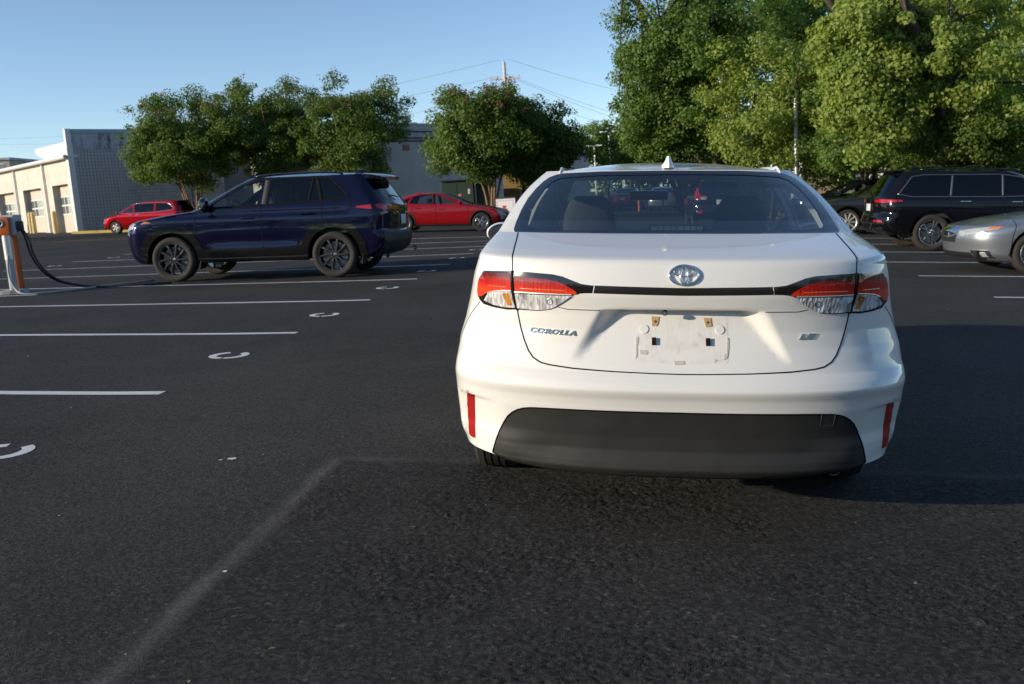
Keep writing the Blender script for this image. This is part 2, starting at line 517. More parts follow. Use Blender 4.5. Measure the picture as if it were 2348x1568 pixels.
    def shell(s, bottom, du=.03, sideregs=(), rearregs=(), frontregs=(), dur=None, duf=None, dus=None, rlines=(), roofregs=(), rbot=None):
        """bottom: lower edge of the side panel from tail to nose [(y, z)...]"""
        dur = dur or du; duf = duf or du; dus = dus or du
        aj = s.K*s.fj
        vt = float(np.interp(s.ztop, s.rz, s.rv)); vf = float(np.interp(s.ztop, s.fz, s.fv))
        vr = np.linspace(0, vt, max(8, int(vt/dur))); vfr = np.linspace(0, vf, max(8, int(vf/duf)))
        aa = np.linspace(-aj, aj, max(12, int(2*aj/dur))); af = np.linspace(-aj, aj, max(12, int(2*aj/duf)))
        vb = np.zeros(len(aa))
        if rbot:
            xb, zb = zip(*rbot); xa = float(s.W(.25))*np.sin(np.abs(aa)/s.K)**(2/s.nr)
            vb = np.interp(np.interp(xa, xb, zb), s.rz, s.rv); vr = np.linspace(vb[-1], vt, len(vr))
        prear = [(a, float(q)) for a, q in zip(aa, vb)]+[(aj, v) for v in vr[1:]]+[(a, vt) for a in aa[::-1][1:]]+[(-aj, v) for v in vr[::-1][1:-1]]
        pfr = [(a, 0) for a in af]+[(aj, v) for v in vfr[1:]]+[(a, vf) for a in af[::-1][1:]]+[(-aj, v) for v in vfr[::-1][1:-1]]
        E = lambda S, L: S(np.array(L))
        er = E(s.S_rear, [(aj, v) for v in vr]); ef = E(s.S_front, [(aj, v) for v in vfr])
        yt0, yt1 = er[-1, 1], ef[-1, 1]
        ytop = np.linspace(yt0, yt1, max(4, int((yt1-yt0)/dus)))
        pside = [(p[1], p[2]) for p in er[::-1]][:-1] + [tuple(b) for b in bottom] + [(p[1], p[2]) for p in ef][1:] + [(y, s.ztop) for y in ytop[::-1][1:-1]]
        # make the bottom edge meet the corners
        if np.hypot(bottom[0][0]-er[0, 1], bottom[0][1]-er[0, 2]) > 1e-4: pside.insert(len(er)-1, (er[0, 1], er[0, 2]))
        k = pside.index(tuple(bottom[-1]))
        if np.hypot(bottom[-1][0]-ef[0, 1], bottom[-1][1]-ef[0, 2]) > 1e-4: pside.insert(k+1, (ef[0, 1], ef[0, 2]))
        big = 9.0
        # rear
        regs = [Reg('body', prear, None, 0, 0, seg=big)]+list(rearregs)
        s.emit(cut_panels(s.rear, regs, dur, rlines), regs, False)
        regs = [Reg('body', pfr, None, 0, 0, seg=big)]+list(frontregs)
        s.emit(cut_panels(s.front, regs, duf), regs, False)
        regs = [Reg('body', pside, None, 0, .03, seg=big)]+list(sideregs)
        s.emit(cut_panels(s.side, regs, dus), regs, True)
        tr = E(s.S_rear, [(a, vt) for a in aa]); tf = E(s.S_front, [(a, vf) for a in af])
        side = [(float(s.xw(np.array([y]), np.array([s.ztop]))[0]), y) for y in ytop[1:-1]]
        prf = [(p[0], p[1]) for p in tr]+side+[(p[0], p[1]) for p in tf[::-1]]+[(-x, y) for x, y in side[::-1]]
        regs = [Reg('body', prf, None, 0, 0, seg=big)]+list(roofregs)
        s.emit(cut_panels(s.roof, regs, du*1.6), regs, False)
    def emit(s, res, regs, mir):
        for i, (V, F, N) in res.items():
            rg = regs[i]
            if i == 0 or rg.kw.get('join'):
                key = rg.kw.get('join', 'body')
                s.add(key, V, F, N)
                if mir:
                    n2 = N.copy(); n2[:, 0] *= -1; s.add(key, mirror(V), flipF(F), n2)
            else:
                par = rg.kw.get('parent') or s.root
                o = mesh(rg.name, V, F, rg.mat, par, True, N); s.last = o
                if rg.kw.get('label'): o['label'] = rg.kw['label']
                rg.obj = o
                if mir:
                    n2 = N.copy(); n2[:, 0] *= -1
                    o2 = mesh(rg.name, mirror(V), flipF(F), rg.mat, par, True, n2); rg.obj2 = o2
    def strip(s, key, S, pts, width, off, closed=False, mir=False):
        V, F = ribbon(S, pts, width, off, closed); s.add(key, V, F)
        if mir: s.add(key+'~', mirror(V), flipF(F))

def arch(yc, zc, r, z0, n=18, flat=None):
    """points of a wheel opening, tail side to nose side, starting and ending at height z0"""
    t0 = math.asin(max(-1, min(1, (z0-zc)/r)))
    ts = np.linspace(math.pi-t0, t0, n)
    return [(yc+r*math.cos(t), zc+r*math.sin(t)) for t in ts]

WHEELS = {}
def wheel_meshes(key, rad, rim, width, spokes, style, rimmat, hubmat=None, grooves=True):
    """tyre, rim and hub cap meshes centred on the axle, outer face towards +X"""
    if key in WHEELS: return WHEELS[key]
    w = width/2; n = 56
    sh = rad-.022
    prof = [(-w*.80, rim-.01), (-w*.98, rim+.03), (-w, (rim+rad)/2), (-w*.93, sh), (-w*.80, rad-.006)]
    if grooves:
        for g in (-.46, -.16, .16, .46):
            prof += [(w*(g-.045), rad), (w*(g-.04), rad-.008), (w*(g+.04), rad-.008), (w*(g+.045), rad)]
    prof += [(w*.80, rad-.006), (w*.93, sh), (w, (rim+rad)/2+.004), (w*1.0, (rim+rad)/2-.004), (w*.97, rim+.03), (w*.86, rim+.006), (w*.80, rim-.012)]
    b = MB().lathe(prof, n, 'X'); t = b.build('wheel', M_RUBBER, None, True)
    # rim: barrel, lip and spokes
    m = MB(); xo = w*.80
    m.lathe([(-w*.75, rim-.012), (xo-.03, rim-.02), (xo, rim-.012), (xo+.006, rim-.004), (xo+.002, rim+.002)], n, 'X')
    m.lathe([(xo-.028, .001), (xo-.02, .05), (xo-.03, .075), (xo-.05, .08)], 24, 'X')
    for k in range(spokes):
        if style == 'pair':
            base = 2*math.pi*(k//2)/(spokes//2); d = (.17 if k % 2 else -.17)
            angs = (base+d*.6, base+d)
        elif style == 'twist':
            base = 2*math.pi*k/spokes; angs = (base-.10, base+.10)
        else:
            base = 2*math.pi*k/spokes; angs = (base, base)
        r0, r1 = .045, rim-.010
        hw0, hw1 = (.020, .026) if style != 'wide' else (.034, .05)
        if style == 'thin': hw0, hw1 = .014, .017
        if spokes >= 10: hw0, hw1 = .016, .021
        P = []
        for rr, an, hw, dx in ((r0, angs[0], hw0, -.012), ((r0+r1)/2, (angs[0]+angs[1])/2, (hw0+hw1)/2*.92, -.004), (r1, angs[1], hw1, -.016)):
            cs, sn = math.cos(an), math.sin(an)
            for sgn in (-1, 1):
                P.append((xo+dx-.010, rr*cs-sgn*hw*sn, rr*sn+sgn*hw*cs))
                P.append((xo+dx+.004, rr*cs-sgn*hw*.55*sn, rr*sn+sgn*hw*.55*cs))
                P.append((xo+dx-.045, rr*cs-sgn*hw*sn, rr*sn+sgn*hw*cs))
        # per ring: 0 lo-edge,1 lo-face,2 lo-back,3 hi-edge,4 hi-face,5 hi-back
        F = []
        for q in (0, 6):
            F += [(q+1, q+4, q+10, q+7), (q+0, q+1, q+7, q+6), (q+4, q+3, q+9, q+10), (q+2, q+0, q+6, q+8), (q+3, q+5, q+11, q+9)]
        m.add(P, F)
    r = m.build('rim', rimmat, None, True)
    h = MB().lathe([(xo-.03, .034), (xo-.012, .033), (xo-.006, .026), (xo-.005, .001)], 24, 'X')
    for k in range(5):
        a = 2*math.pi*k/5+.3; h.cyl((xo-.04, .057*math.cos(a), .057*math.sin(a)), (xo-.022, .057*math.cos(a), .057*math.sin(a)), .008, 8)
    h = h.build('hub_cap', hubmat or M_CHROME, None, True)
    d = MB().lathe([(xo-.085, .05), (xo-.08, .06), (xo-.08, rim*.78), (xo-.10, rim*.78)], 32, 'X')
    d = d.build('brake_disc', plain('brake_steel', (.25, .24, .23), rough=.4, metal=.9) if 'brake_steel' not in MATS else MATS['brake_steel'], None, True)
    out = []
    for o in (t, r, h, d):
        out.append(o.data); bpy.data.objects.remove(o)
    WHEELS[key] = out
    return out

def put_wheels(root, key, track, axles, rad, **kw):
    ms = wheel_meshes(key, rad, **kw)
    for ya in axles:
        for sgn in (1, -1):
            w = link('wheel', ms[0], None, root); w.location = (sgn*track/2, ya, rad)
            if sgn < 0: w.rotation_euler = (0, 0, math.pi)
            w.rotation_euler[1] = 0
            for nm, me in (('rim', ms[1]), ('hub_cap', ms[2]), ('brake_disc', ms[3])):
                link(nm, me, None, w)

def underbody(root, L, axles, rad, archr, W, zb=.2, ztop=.62, inset=.1):
    b = MB()
    ys = [inset]+[q for a in axles for q in (a-archr, a+archr)]+[L-inset]
    hw = W-.27
    b.box((0, L/2, (zb+.1+ztop)/2), (2*hw, L-2*inset, ztop-zb-.1))
    for i in (0, 2, 4):
        if ys[i+1]-ys[i] > .05: b.box((0, (ys[i]+ys[i+1])/2, zb+.10), (2*(W-(.06 if i == 2 else .2)), ys[i+1]-ys[i]-.02, .14))
    for a in axles:
        for sgn in (-1, 1):
            V = []; F = []; n = 14
            for k in range(n+1):
                t = math.pi*k/n*1.1-.15
                for x in (W-.30, W-.015): V.append((sgn*x, a+(archr+.012)*math.cos(t), rad+(archr+.012)*math.sin(t)))
            F = [(2*k, 2*k+1, 2*k+3, 2*k+2) for k in range(n)]
            b.add(V, F)
            V = [(sgn*(W-.30), a+(archr+.012)*math.cos(math.pi*k/n*1.1-.15), rad+(archr+.012)*math.sin(math.pi*k/n*1.1-.15)) for k in range(n+1)]
            b.add(V, [tuple(range(n+1))])
    return b.build('underbody', M_UNDER, root)

def seat(root, x, y, z=.30, w=.50, h=.62, mat=None, hr=True, rake=.12, name='seat', d=.5):
    """cushion, tapered backrest and headrest"""
    bm = bmesh.new()
    def blob(pts, th):
        pass
    m = MB()
    m.bbox((x, y+d*.5, z+.07), (w, d, .15), .05)
    n = 8; V = []; F = []
    # backrest as a rounded, tapering slab leaning back
    rings = []
    for k in range(n+1):
        t = k/n; hw = w/2*(1-.22*t**2.2)*(1 if t < .92 else .86); zz = z+.10+h*t; yy = y+.02-rake*t
        th = .075*(1-.35*t)
        ring = [(x+hw*c, yy+th*sn, zz) for c, sn in ((-.8, -1), (.8, -1), (1, -.4), (1, .6), (.7, 1), (-.7, 1), (-1, .6), (-1, -.4))]
        V += ring
    for k in range(n):
        for q in range(8): F.append((k*8+q, k*8+(q+1) % 8, (k+1)*8+(q+1) % 8, (k+1)*8+q))
    F.append(tuple(n*8+q for q in range(8))); F.append(tuple(range(8))[::-1])
    m.add(V, F)
    o = m.build(name, mat or M_SEATG, root, True)
    if hr:
        q = MB().bbox((x, y-rake-.01, z+.10+h+.10), (.26, .09, .17), .035)
        q.cyl((x-.06, y-rake, z+h+.05), (x-.06, y-rake, z+h+.14), .007, 6); q.cyl((x+.06, y-rake, z+h+.05), (x+.06, y-rake, z+h+.14), .007, 6)
        q.build('headrest', mat or M_SEATG, o, True)
    return o
# ------------------------------------------------------------------ the white sedan, seen from behind
#SHAPE
COR_W = [(.15, .80), (.232, .868), (.3, .892), (.39, .903), (.53, .908), (.66, .898), (.76, .872), (.85, .850), (.94, .828), (1.03, .795), (1.06, .782), (1.10, .765), (1.17, .737), (1.225, .710), (1.29, .668), (1.35, .612), (1.370, .590)]
COR_REAR = [(.34, .165), (.14, .182), (.082, .205), (.056, .232), (.060, .262), (.078, .300), (.068, .36), (.045, .43), (.032, .465), (.030, .478), (.020, .51), (0, .546), (.003, .556), (.014, .578), (.036, .604), (.046, .612), (.056, .64), (.070, .70), (.076, .76), (.071, .82), (.066, .845), (.056, .875), (.048, .90), (.048, .93), (.055, .965), (.064, 1.0), (.078, 1.022), (.105, 1.032), (.20, 1.050), (.42, 1.083), (.545, 1.101), (.66, 1.150), (.80, 1.221), (.93, 1.289), (1.03, 1.345), (1.08, 1.370)]
COR_CZ = ([.15, .9, 1.0, 1.06, 1.10, 1.370], [.5, .5, .42, .30, .26, .27])
COR_N = 2.5
#END
def cor_D(x, z):
    ax = np.abs(x)
    depth = .064*np.clip((z-.64)/(.838-.64), 0, 1)
    xo = np.interp(z, [.64, .838], [.405, .300]); xi = np.interp(z, [.64, .838], [.388, .215])
    d = depth*(1-sstep(0, 1, (ax-xi+.012)/(xo-xi+.024)))*(1-sstep(.834, .846, z))
    pk = sstep(.66, .81, ax)*(1-sstep(.858, .888, ax))*sstep(.20, .27, z)*(1-sstep(.462, .478, z))
    d = d+.030*pk
    # the scoop of the lower insert dies out towards its ends
    d = d-.022*np.exp(-((z-.305)/.04)**2)*sstep(.46, .66, ax)
    # crease of the bumper ledge fades round the corner
    return d

def place(root, x, y, heading, L):
    """stand a car on the lot, tilted with it; (x, y) is the ground point below the middle of the car"""
    f = Vector((math.cos(heading), math.sin(heading), 0)); r = Vector((f.y, -f.x, 0))
    gf = (g1(x+f.x, y+f.y)-g1(x-f.x, y-f.y))/2; gr = (g1(x+r.x*.75, y+r.y*.75)-g1(x-r.x*.75, y-r.y*.75))/1.5
    zm = (g1(x+r.x*.75, y+r.y*.75)+g1(x-r.x*.75, y-r.y*.75))/2
    F = Vector((f.x, f.y, gf)).normalized(); U = Vector((r.x, r.y, gr)).cross(F).normalized(); X = F.cross(U)
    M = Matrix((X, F, U)).transposed().to_4x4()
    o = Vector((x, y, zm))-F*(L/2)
    M.translation = o
    root.matrix_world = M

def rearlens(name, c, kind):
    t = NT(name); tc = t.n('TexCoord')
    if kind == 'red':
        w = t.n('TexWave', {'Vector': (tc, 3), 'Scale': 24.0, 'Distortion': .15}, bands_direction='X')
        k = t.ramp(w, [(.0, .30), (.12, 1.0)])
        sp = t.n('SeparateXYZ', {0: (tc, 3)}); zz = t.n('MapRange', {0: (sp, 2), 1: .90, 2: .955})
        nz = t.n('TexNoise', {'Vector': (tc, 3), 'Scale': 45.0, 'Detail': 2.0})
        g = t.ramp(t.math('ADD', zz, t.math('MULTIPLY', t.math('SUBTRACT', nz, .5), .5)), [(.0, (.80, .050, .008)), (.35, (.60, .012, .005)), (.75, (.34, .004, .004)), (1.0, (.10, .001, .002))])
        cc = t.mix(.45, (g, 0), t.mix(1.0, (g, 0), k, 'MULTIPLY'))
        p = t.n('BsdfPrincipled', {'Base Color': col(cc), 'Roughness': .5, 'Specular IOR Level': .2, 'Coat Weight': 1.0, 'Coat Roughness': .015})
    else:
        mp = t.n('Mapping', {'Vector': (tc, 3), 'Scale': (1.0, 1.0, .35)})
        v = t.n('TexVoronoi', {'Vector': mp, 'Scale': 85.0})
        sc_ = t.n('SeparateColor', {0: (v, 1)})
        k = t.ramp((sc_, 0), [(.0, .28), (.4, .62), (1.0, .95)])
        b = t.n('Bump', {'Height': (v, 0), 'Strength': .6, 'Distance': .006})
        p = t.n('BsdfPrincipled', {'Base Color': col(t.mix(1.0, c, k, 'MULTIPLY')), 'Metallic': .12, 'Roughness': .3, 'Coat Weight': 1.0, 'Coat Roughness': .015, 'Normal': b})
        t.t.links.new(t.n('NewGeometry').outputs['Normal'], p.inputs['Coat Normal'])
    return t.done(p)
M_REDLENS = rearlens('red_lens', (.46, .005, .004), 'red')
M_CLEARLENS = rearlens('clear_lens', (.92, .93, .94), 'clear')
M_AMBER = rearlens('amber_lens', (.72, .30, .05), 'clear')
M_REFLECT = plain('red_reflector', (.42, .012, .008), rough=.3, coat=1.0, var=.15, scale=60)
M_LAMPBLK = plain('smoked_bezel', (.012, .008, .009), rough=.12, coat=1.0)
M_BAR = plain('garnish_black', (.016, .013, .014), rough=.3, coat=.5)
M_BUMPGREY = plain('insert_plastic', (.033, .033, .032), rough=.64, spec=.35, var=.25, scale=9, bump=.10, bscale=700)

M_LED = plain('led_lens', (.28, .33, .31), rough=.25, metal=.3, coat=1.0, var=.5, scale=60)
M_ORBAND = plain('bright_reflex', (.85, .13, .02), rough=.25, coat=1.0, var=.5, scale=120); M_RIB = plain('lens_rib_dark', (.16, .002, .003), rough=.3, coat=1.0); M_GALVL = plain('bulb_ring', (.40, .41, .42), rough=.3, metal=.6)
M_BADGE = plain('badge_chrome', (.60, .60, .61), rough=.16, metal=1.0)
def white_sedan():
    root = empty('sedan', label='white sedan seen from behind, close to the camera, without a number plate', cat='car')
    L = 4.63
    FR = [(4.40, .165), (4.55, .20), (4.61, .33), (4.63, .48), (4.60, .60), (4.53, .69), (4.42, .76), (4.15, .845), (3.8, .915), (3.52, .965), (3.40, 1.02), (3.0, 1.19), (2.62, 1.340), (2.53, 1.370)]
    crz = lambda z: np.interp(z, *COR_CZ)
    cfz = lambda z: np.interp(z, [.15, .7, .95, 1.05, 1.370], [.75, .75, .55, .32, .3])
    c = Car(root, COR_W, COR_REAR, FR, Cr=crz, Cf=cfz, nr=COR_N, nf=2.3, dome=.078, domel=.42, D=cor_D, smooth=.006)
    ax = (1.02, 3.72); rad = .318; ar = .375
    bot = arch(ax[0], .295, ar, .236)[:1] + arch(ax[0], .295, ar, .236)[1:-1] + [(ax[0]+ar-.01, .19), (ax[1]-ar+.01, .19)] + arch(ax[1], .295, ar, .19)[1:-1] + [(ax[1]+ar-.01, .19)]
    rp = lambda pts, d=.02: c.rp(pts, d)
    mx = lambda pts: [(-x, z) for x, z in pts]
    RW = [(-.686, 1.112), (-.684, 1.140), (-.672, 1.19), (-.651, 1.243), (-.620, 1.288), (-.590, 1.321), (-.562, 1.341), (-.525, 1.354), (-.495, 1.3585), (-.32, 1.3655), (0, 1.3675)]
    RW = [(-.678, 1.1015)]+RW+[(-x, z) for x, z in RW[:-1][::-1]]+[(.678, 1.1015), (.60, 1.1012), (.2, 1.1005), (-.2, 1.1005), (-.60, 1.1012)]
    PN = [(-.612, 1.121), (-.627, 1.136), (-.622, 1.188), (-.604, 1.236), (-.576, 1.285), (-.541, 1.320), (-.50, 1.335), (-.325, 1.346), (0, 1.349)]
    PN = PN+[(-x, z) for x, z in PN[:-1][::-1]]+[(.556, 1.113), (.38, 1.1085), (-.38, 1.1085), (-.556, 1.113)]
    INS = [(0, .466), (-.30, .464), (-.52, .460), (-.585, .452), (-.632, .428), (-.668, .385), (-.694, .335), (-.712, .285), (-.722, .243), (-.66, .2245), (-.50, .2095), (-.25, .2025), (0, .2005)]
    INS = [(-.44, .4625), (-.505, .4605), (-.56, .4575), (-.588, .4525), (-.612, .4435), (-.635, .4285), (-.655, .408), (-.672, .380), (-.690, .343), (-.706, .302), (-.717, .266), (-.7235, .242), (-.66, .2245), (-.50, .2095), (-.25, .2025), (0, .2005)]
    INS = [(0, .466), (-.30, .4645)]+INS
    INS = INS+[(-x, z) for x, z in INS[1:-1][::-1]]
    REF = rounded([(-.838, .474), (-.800, .468), (-.805, .38), (-.806, .272), (-.835, .272), (-.842, .37)], .008)
    LI = [(-.634, .974), (-.58, .974), (-.478, .969), (-.44, .962), (-.405, .949), (-.37, .937), (-.345, .934), (-.323, .932), (-.328, .903), (-.36, .902), (-.385, .899), (-.40, .894), (-.43, .876), (-.465, .852), (-.487, .838), (-.510, .829), (-.54, .826), (-.6165, .826), (-.630, .895)]
    LIR = [(-.626, .955), (-.57, .953), (-.505, .950), (-.465, .944), (-.43, .932), (-.40, .916), (-.384, .903), (-.392, .899), (-.623, .9)]
    LIC = [(-.6235, .892), (-.405, .8925), (-.43, .873), (-.468, .847), (-.49, .837), (-.512, .833), (-.545, .831), (-.6155, .833)]
    LO = [(-.762, .966), (-.70, .9705), (-.6365, .974), (-.632, .895), (-.6185, .826), (-.66, .822), (-.72, .826), (-.765, .833), (-.785, .848), (-.795, .870), (-.792, .905), (-.777, .945)]
    LOR = [(-.757, .960), (-.70, .963), (-.642, .965), (-.638, .902), (-.67, .900), (-.71, .895), (-.74, .885), (-.768, .864), (-.786, .862), (-.790, .885), (-.786, .91), (-.773, .943)]
    LOC = [(-.712, .890), (-.675, .896), (-.638, .897), (-.624, .834), (-.67, .832), (-.72, .838), (-.757, .850), (-.738, .880)]
    LOA = [(-.676, .886), (-.648, .891), (-.6325, .842), (-.655, .840)]
    BAR = [(-.320, .9325), (0, .9275), (.320, .9325), (.325, .903), (0, .899), (-.325, .903)]
    regs = []
    def add(name, pts, mat, off, pillow=0, parent=None, skirt=.014, seg=None, label=None, d=.02):
        g = Reg(name, rp(pts, d), mat, off, skirt, pillow, seg or .02, parent=parent, label=label); regs.append(g); return g
    add('rear_window', RW, M_FRIT, .0015, .003, skirt=.006)
    add('pane', PN, M_GLASSR, -.001, skirt=0)
    add('bumper_insert', INS, M_BUMPGREY, .002, .004)
    add('garnish_bar', BAR, M_BAR, .006, .006)
    for q in (lambda p: p, mx):
        add('tail_lamp', q(LI), M_LAMPBLK, .006, .006)
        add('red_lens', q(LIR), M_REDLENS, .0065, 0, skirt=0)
        add('reverse_lens', q(LIC), M_CLEARLENS, .0065, 0, skirt=0)
        add('tail_lamp', q(LO), M_LAMPBLK, .006, .006)
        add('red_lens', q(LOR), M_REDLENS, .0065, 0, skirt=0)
        add('clear_lens', q(LOC), M_CLEARLENS, .0065, 0, skirt=0)
        add('indicator_lens', q(LOA), M_AMBER, .0066, 0, skirt=0)
        add('reflector', q(REF), M_REFLECT, .006, .004)
    lines = [rp_ for rp_ in (c.rl([(-.31, .835), (.31, .835)]), c.rl([(-.31, .846), (.31, .846)]), c.rl([(-.388, .64), (-.215, .834)]), c.rl([(-.405, .64), (-.30, .834)]), c.rl([(.388, .64), (.215, .834)]), c.rl([(.405, .64), (.30, .834)]),
                             c.rl([(-.80, .478), (-.66, .478)]), c.rl([(.80, .478), (.66, .478)]))]
    # side glass and panels
    sg = [Reg('side_window', rounded([(1.20, 1.04), (1.46, 1.255), (1.75, 1.305), (2.05, 1.312), (2.05, .975), (1.55, .985)], .03), M_GLASS, -.004, 0, seg=.05),
          Reg('side_window', rounded([(2.12, .972), (2.12, 1.312), (2.50, 1.300), (2.92, 1.155), (3.28, .99), (3.20, .955)], .03), M_GLASS, -.004, 0, seg=.05)]
    fg = [Reg('windscreen', c.fp([(-.66, 1.01), (0, 1.0), (.66, 1.01), (.50, 1.335), (0, 1.345), (-.50, 1.335)], .06), M_GLASSC, -.003, 0, seg=.06),
          Reg('headlamp', c.fp([(-.80, .70), (-.45, .62), (-.42, .57), (-.82, .60)]), M_CLEARLENS, .004, .01, .005), Reg('headlamp', c.fp([(.80, .70), (.45, .62), (.42, .57), (.82, .60)]), M_CLEARLENS, .004, .01, .005),
          Reg('grille', c.fp([(-.62, .50), (.62, .50), (.70, .26), (-.70, .26)]), M_PLASTIC, -.01, .01)]
    c.shell(bot, du=.04, dur=.0145, duf=.05, dus=.045, sideregs=sg, rearregs=regs, frontregs=fg, rlines=lines, rbot=[(0, .1985), (.25, .2005), (.5, .2075), (.66, .2225), (.724, .236), (.95, .236)])
    # bright trim between the red and clear lenses, reflector band, ribs and bulb seats
    for q in (1, -1):
        for pts, w in (([(.624, .8965), (.52, .8965), (.405, .8965)], .0032), ([(.640, .8995), (.675, .898), (.712, .8925), (.742, .881)], .0032)):
            c.strip('lamptrim', c.rear, c.rl([(q*x, z) for x, z in pts], .02), w, .0072)
        c.flush('lamptrim', 'lens_trim', M_ALLOYW)
        for x0, x1, z0, z1 in ((.43, .60, .9075, .9135), (.66, .735, .9085, .9145)):
            c.strip('band', c.rear, c.rl([(q*x0, (z0+z1)/2), (q*x1, (z0+z1)/2)], .02), z1-z0, .0070)
        c.flush('band', 'reflector_band', M_ORBAND)
        for k in range(11):
            x = .418+.0165*k; zt = float(np.interp(x, [.40, .43, .465, .505, .6], [.912, .928, .939, .945, .948]))
            c.strip('rib%d' % k, c.rear, c.rl([(q*x, .904), (q*x, zt)], .02), .0016, .0069); c.flush('rib%d' % k, 'lens_rib', M_RIB)
        th = np.linspace(0, 2*math.pi, 17)[:-1]
        c.strip('bulb', c.rear, [c.rx(q*(.487+.011*math.cos(t)), .868+.011*math.sin(t)) for t in th], .004, .0074, closed=True); c.flush('bulb', 'bulb_seat', M_GALVL)
    # children of children
    for i, g in enumerate(regs):
        if g.name == 'pane': g.obj.parent = regs[0].obj
        if g.name in ('red_lens', 'reverse_lens', 'clear_lens', 'indicator_lens'):
            j = i
            while regs[j].name != 'tail_lamp': j -= 1
            g.obj.parent = regs[j].obj
    c.flush('body', 'body', M_WHITE)
    # shut lines
    S = c.rear
    def gap(pts, w=.004, off=.0012, key='gap'): c.strip(key, S, c.rl(pts, .02), w, off)
    for q in (1, -1):
        gap([(q*x, z) for x, z in [(.662, 1.100), (.652, 1.075), (.643, 1.045), (.638, 1.02), (.6355, .975)]])
        c.strip('gap', S, c.rl([(q*x, z) for x, z in [(.6355, .975), (.631, .895), (.6175, .826)]], .02), .005, .0082)
        gap([(q*x, z) for x, z in [(.6175, .826), (.613, .80), (.603, .755), (.588, .71), (.572, .675), (.553, .650), (.525, .634), (.49, .627), (.40, .619), (.25, .613), (.10, .610), (0, .609)]], .005)
        gap([(q*x, z) for x, z in [(.455, .845), (.42, .838), (.30, .838)]], .0025, .0008)
        gap([(q*x, z) for x, z in [(.782, .838), (.815, .80), (.845, .755), (.872, .70), (.889, .64)]], .003)
        # edge of the insert, reflector crease
    c.strip('gap', S, c.rp(INS), .004, .0022, closed=True)
    c.flush('gap', 'panel_gap', M_GAP)
    for q in (1, -1):
        c.strip('trim', c.side, [(1.12, 1.02), (1.20, 1.04), (1.46, 1.268), (1.75, 1.318), (2.1, 1.326), (2.52, 1.313), (2.95, 1.165), (3.33, .99)], .03, .004, mir=True); break
    c.strip('trim', c.side, [(1.15, .99), (2.1, .962), (3.3, .945)], .02, .004, mir=True)
    c.strip('trim', c.side, [(2.085, .97), (2.085, 1.32)], .07, .003, mir=True)
    c.flush('trim', 'window_trim', M_PLASTIC)
    for seg in ([(1.36, .99), (1.36, .62), (1.24, .42)], [(2.085, .97), (2.085, .22)], [(3.20, .95), (3.24, .6), (3.20, .22)], [(1.40, .225), (3.3, .225)]):
        c.strip('gap2', c.side, seg, .005, .001, mir=True)
    c.flush('gap2', 'panel_gap', M_GAP)
    # ledge shadow gap seam and camera under the garnish
    MB().lathe([(0, .006), (.010, .011), (.016, .011)], 12, 'Y', (-.062, .070, .832)).build('rear_camera', M_PLASTIC, root, True)
    # ---- lettering and emblem pressed onto the boot lid
    def on(x, z, h): 
        P = np.array([c.rx(float(a), float(b)) for a, b in zip(x, z)]); e = 1e-3
        P3 = S(P); N = np.cross(S(P+[e, 0])-S(P-[e, 0]), S(P+[0, e])-S(P-[0, e])); N /= np.linalg.norm(N, axis=1)[:, None]
        N *= -np.sign(N[:, 1])[:, None]
        return P3+N*np.asarray(h)[:, None]
    def text(name, s, x0, z0, width, height, shear, slope=0.0, mat=M_BADGE, parent=root):
        cu = bpy.data.curves.new('t', 'FONT'); cu.body = s; cu.size = 1; cu.extrude = .5; cu.shear = shear; cu.space_character = 1.05; cu.bevel_depth = 0.012; cu.offset = .03; cu.resolution_u = 3
        ob = bpy.data.objects.new('t', cu); COL.objects.link(ob)
        dg = bpy.context.evaluated_depsgraph_get(); me = ob.evaluated_get(dg).to_mesh()
        V = np.array([tuple(v.co) for v in me.vertices]); F = [tuple(p.vertices) for p in me.polygons]
        ob.evaluated_get(dg).to_mesh_clear(); bpy.data.objects.remove(ob)
        lo, hi = V.min(0), V.max(0); u = (V[:, 0]-lo[0])/(hi[0]-lo[0]); w = (V[:, 1]-lo[1])/(hi[1]-lo[1]); t = (V[:, 2]-lo[2])/(hi[2]-lo[2])
        P = on(x0+u*width, z0+w*height+slope*u*width, -.001+t*.0055)
        return mesh(name, P, F, mat, parent)
    text('lettering', 'COROLLA', -.568, .743, .180, .0195, .30, slope=-.03)
    text('lettering', 'LE', .428, .735, .062, .020, .30, slope=.02)
    def ring(m, cx, cz, a, b, r, n=40, h=.006, flat=1.0):
        th = np.linspace(0, 2*math.pi, n, endpoint=False)
        P = on(cx+a*np.cos(th), cz+b*np.sin(th), np.full(n, h)); m.tube([tuple(p) for p in P], r, 8, closed=True)
    m = MB(); ring(m, .002, .972, .052, .0335, .0042); ring(m, .002, .984, .036, .0165, .0030, h=.006); ring(m, .002, .972, .0135, .0300, .0032, h=.0065)
    m.build('emblem', M_CHROME, root, 'all')
    # ---- bare number-plate area: grime, foam pads, clips, scraps of tape
    t = NT('plate_grime'); tc = t.n('TexCoord'); mp = t.n('Mapping', {'Vector': (tc, 3), 'Scale': (1.0, 1.0, .12)})
    nz = t.n('TexNoise', {'Vector': mp, 'Scale': 70.0, 'Detail': 5.0}); n2 = t.n('TexNoise', {'Vector': (tc, 3), 'Scale': 16.0, 'Detail': 4.0})
    k = t.math('MULTIPLY', nz, n2); cr = t.ramp(k, [(.20, (.75, .74, .71)), (.34, (.69, .675, .63)), (.48, (.50, .47, .41))])
    p = t.n('BsdfPrincipled', {'Base Color': (cr, 0), 'Roughness': .5}); M_GRIME = t.done(p)
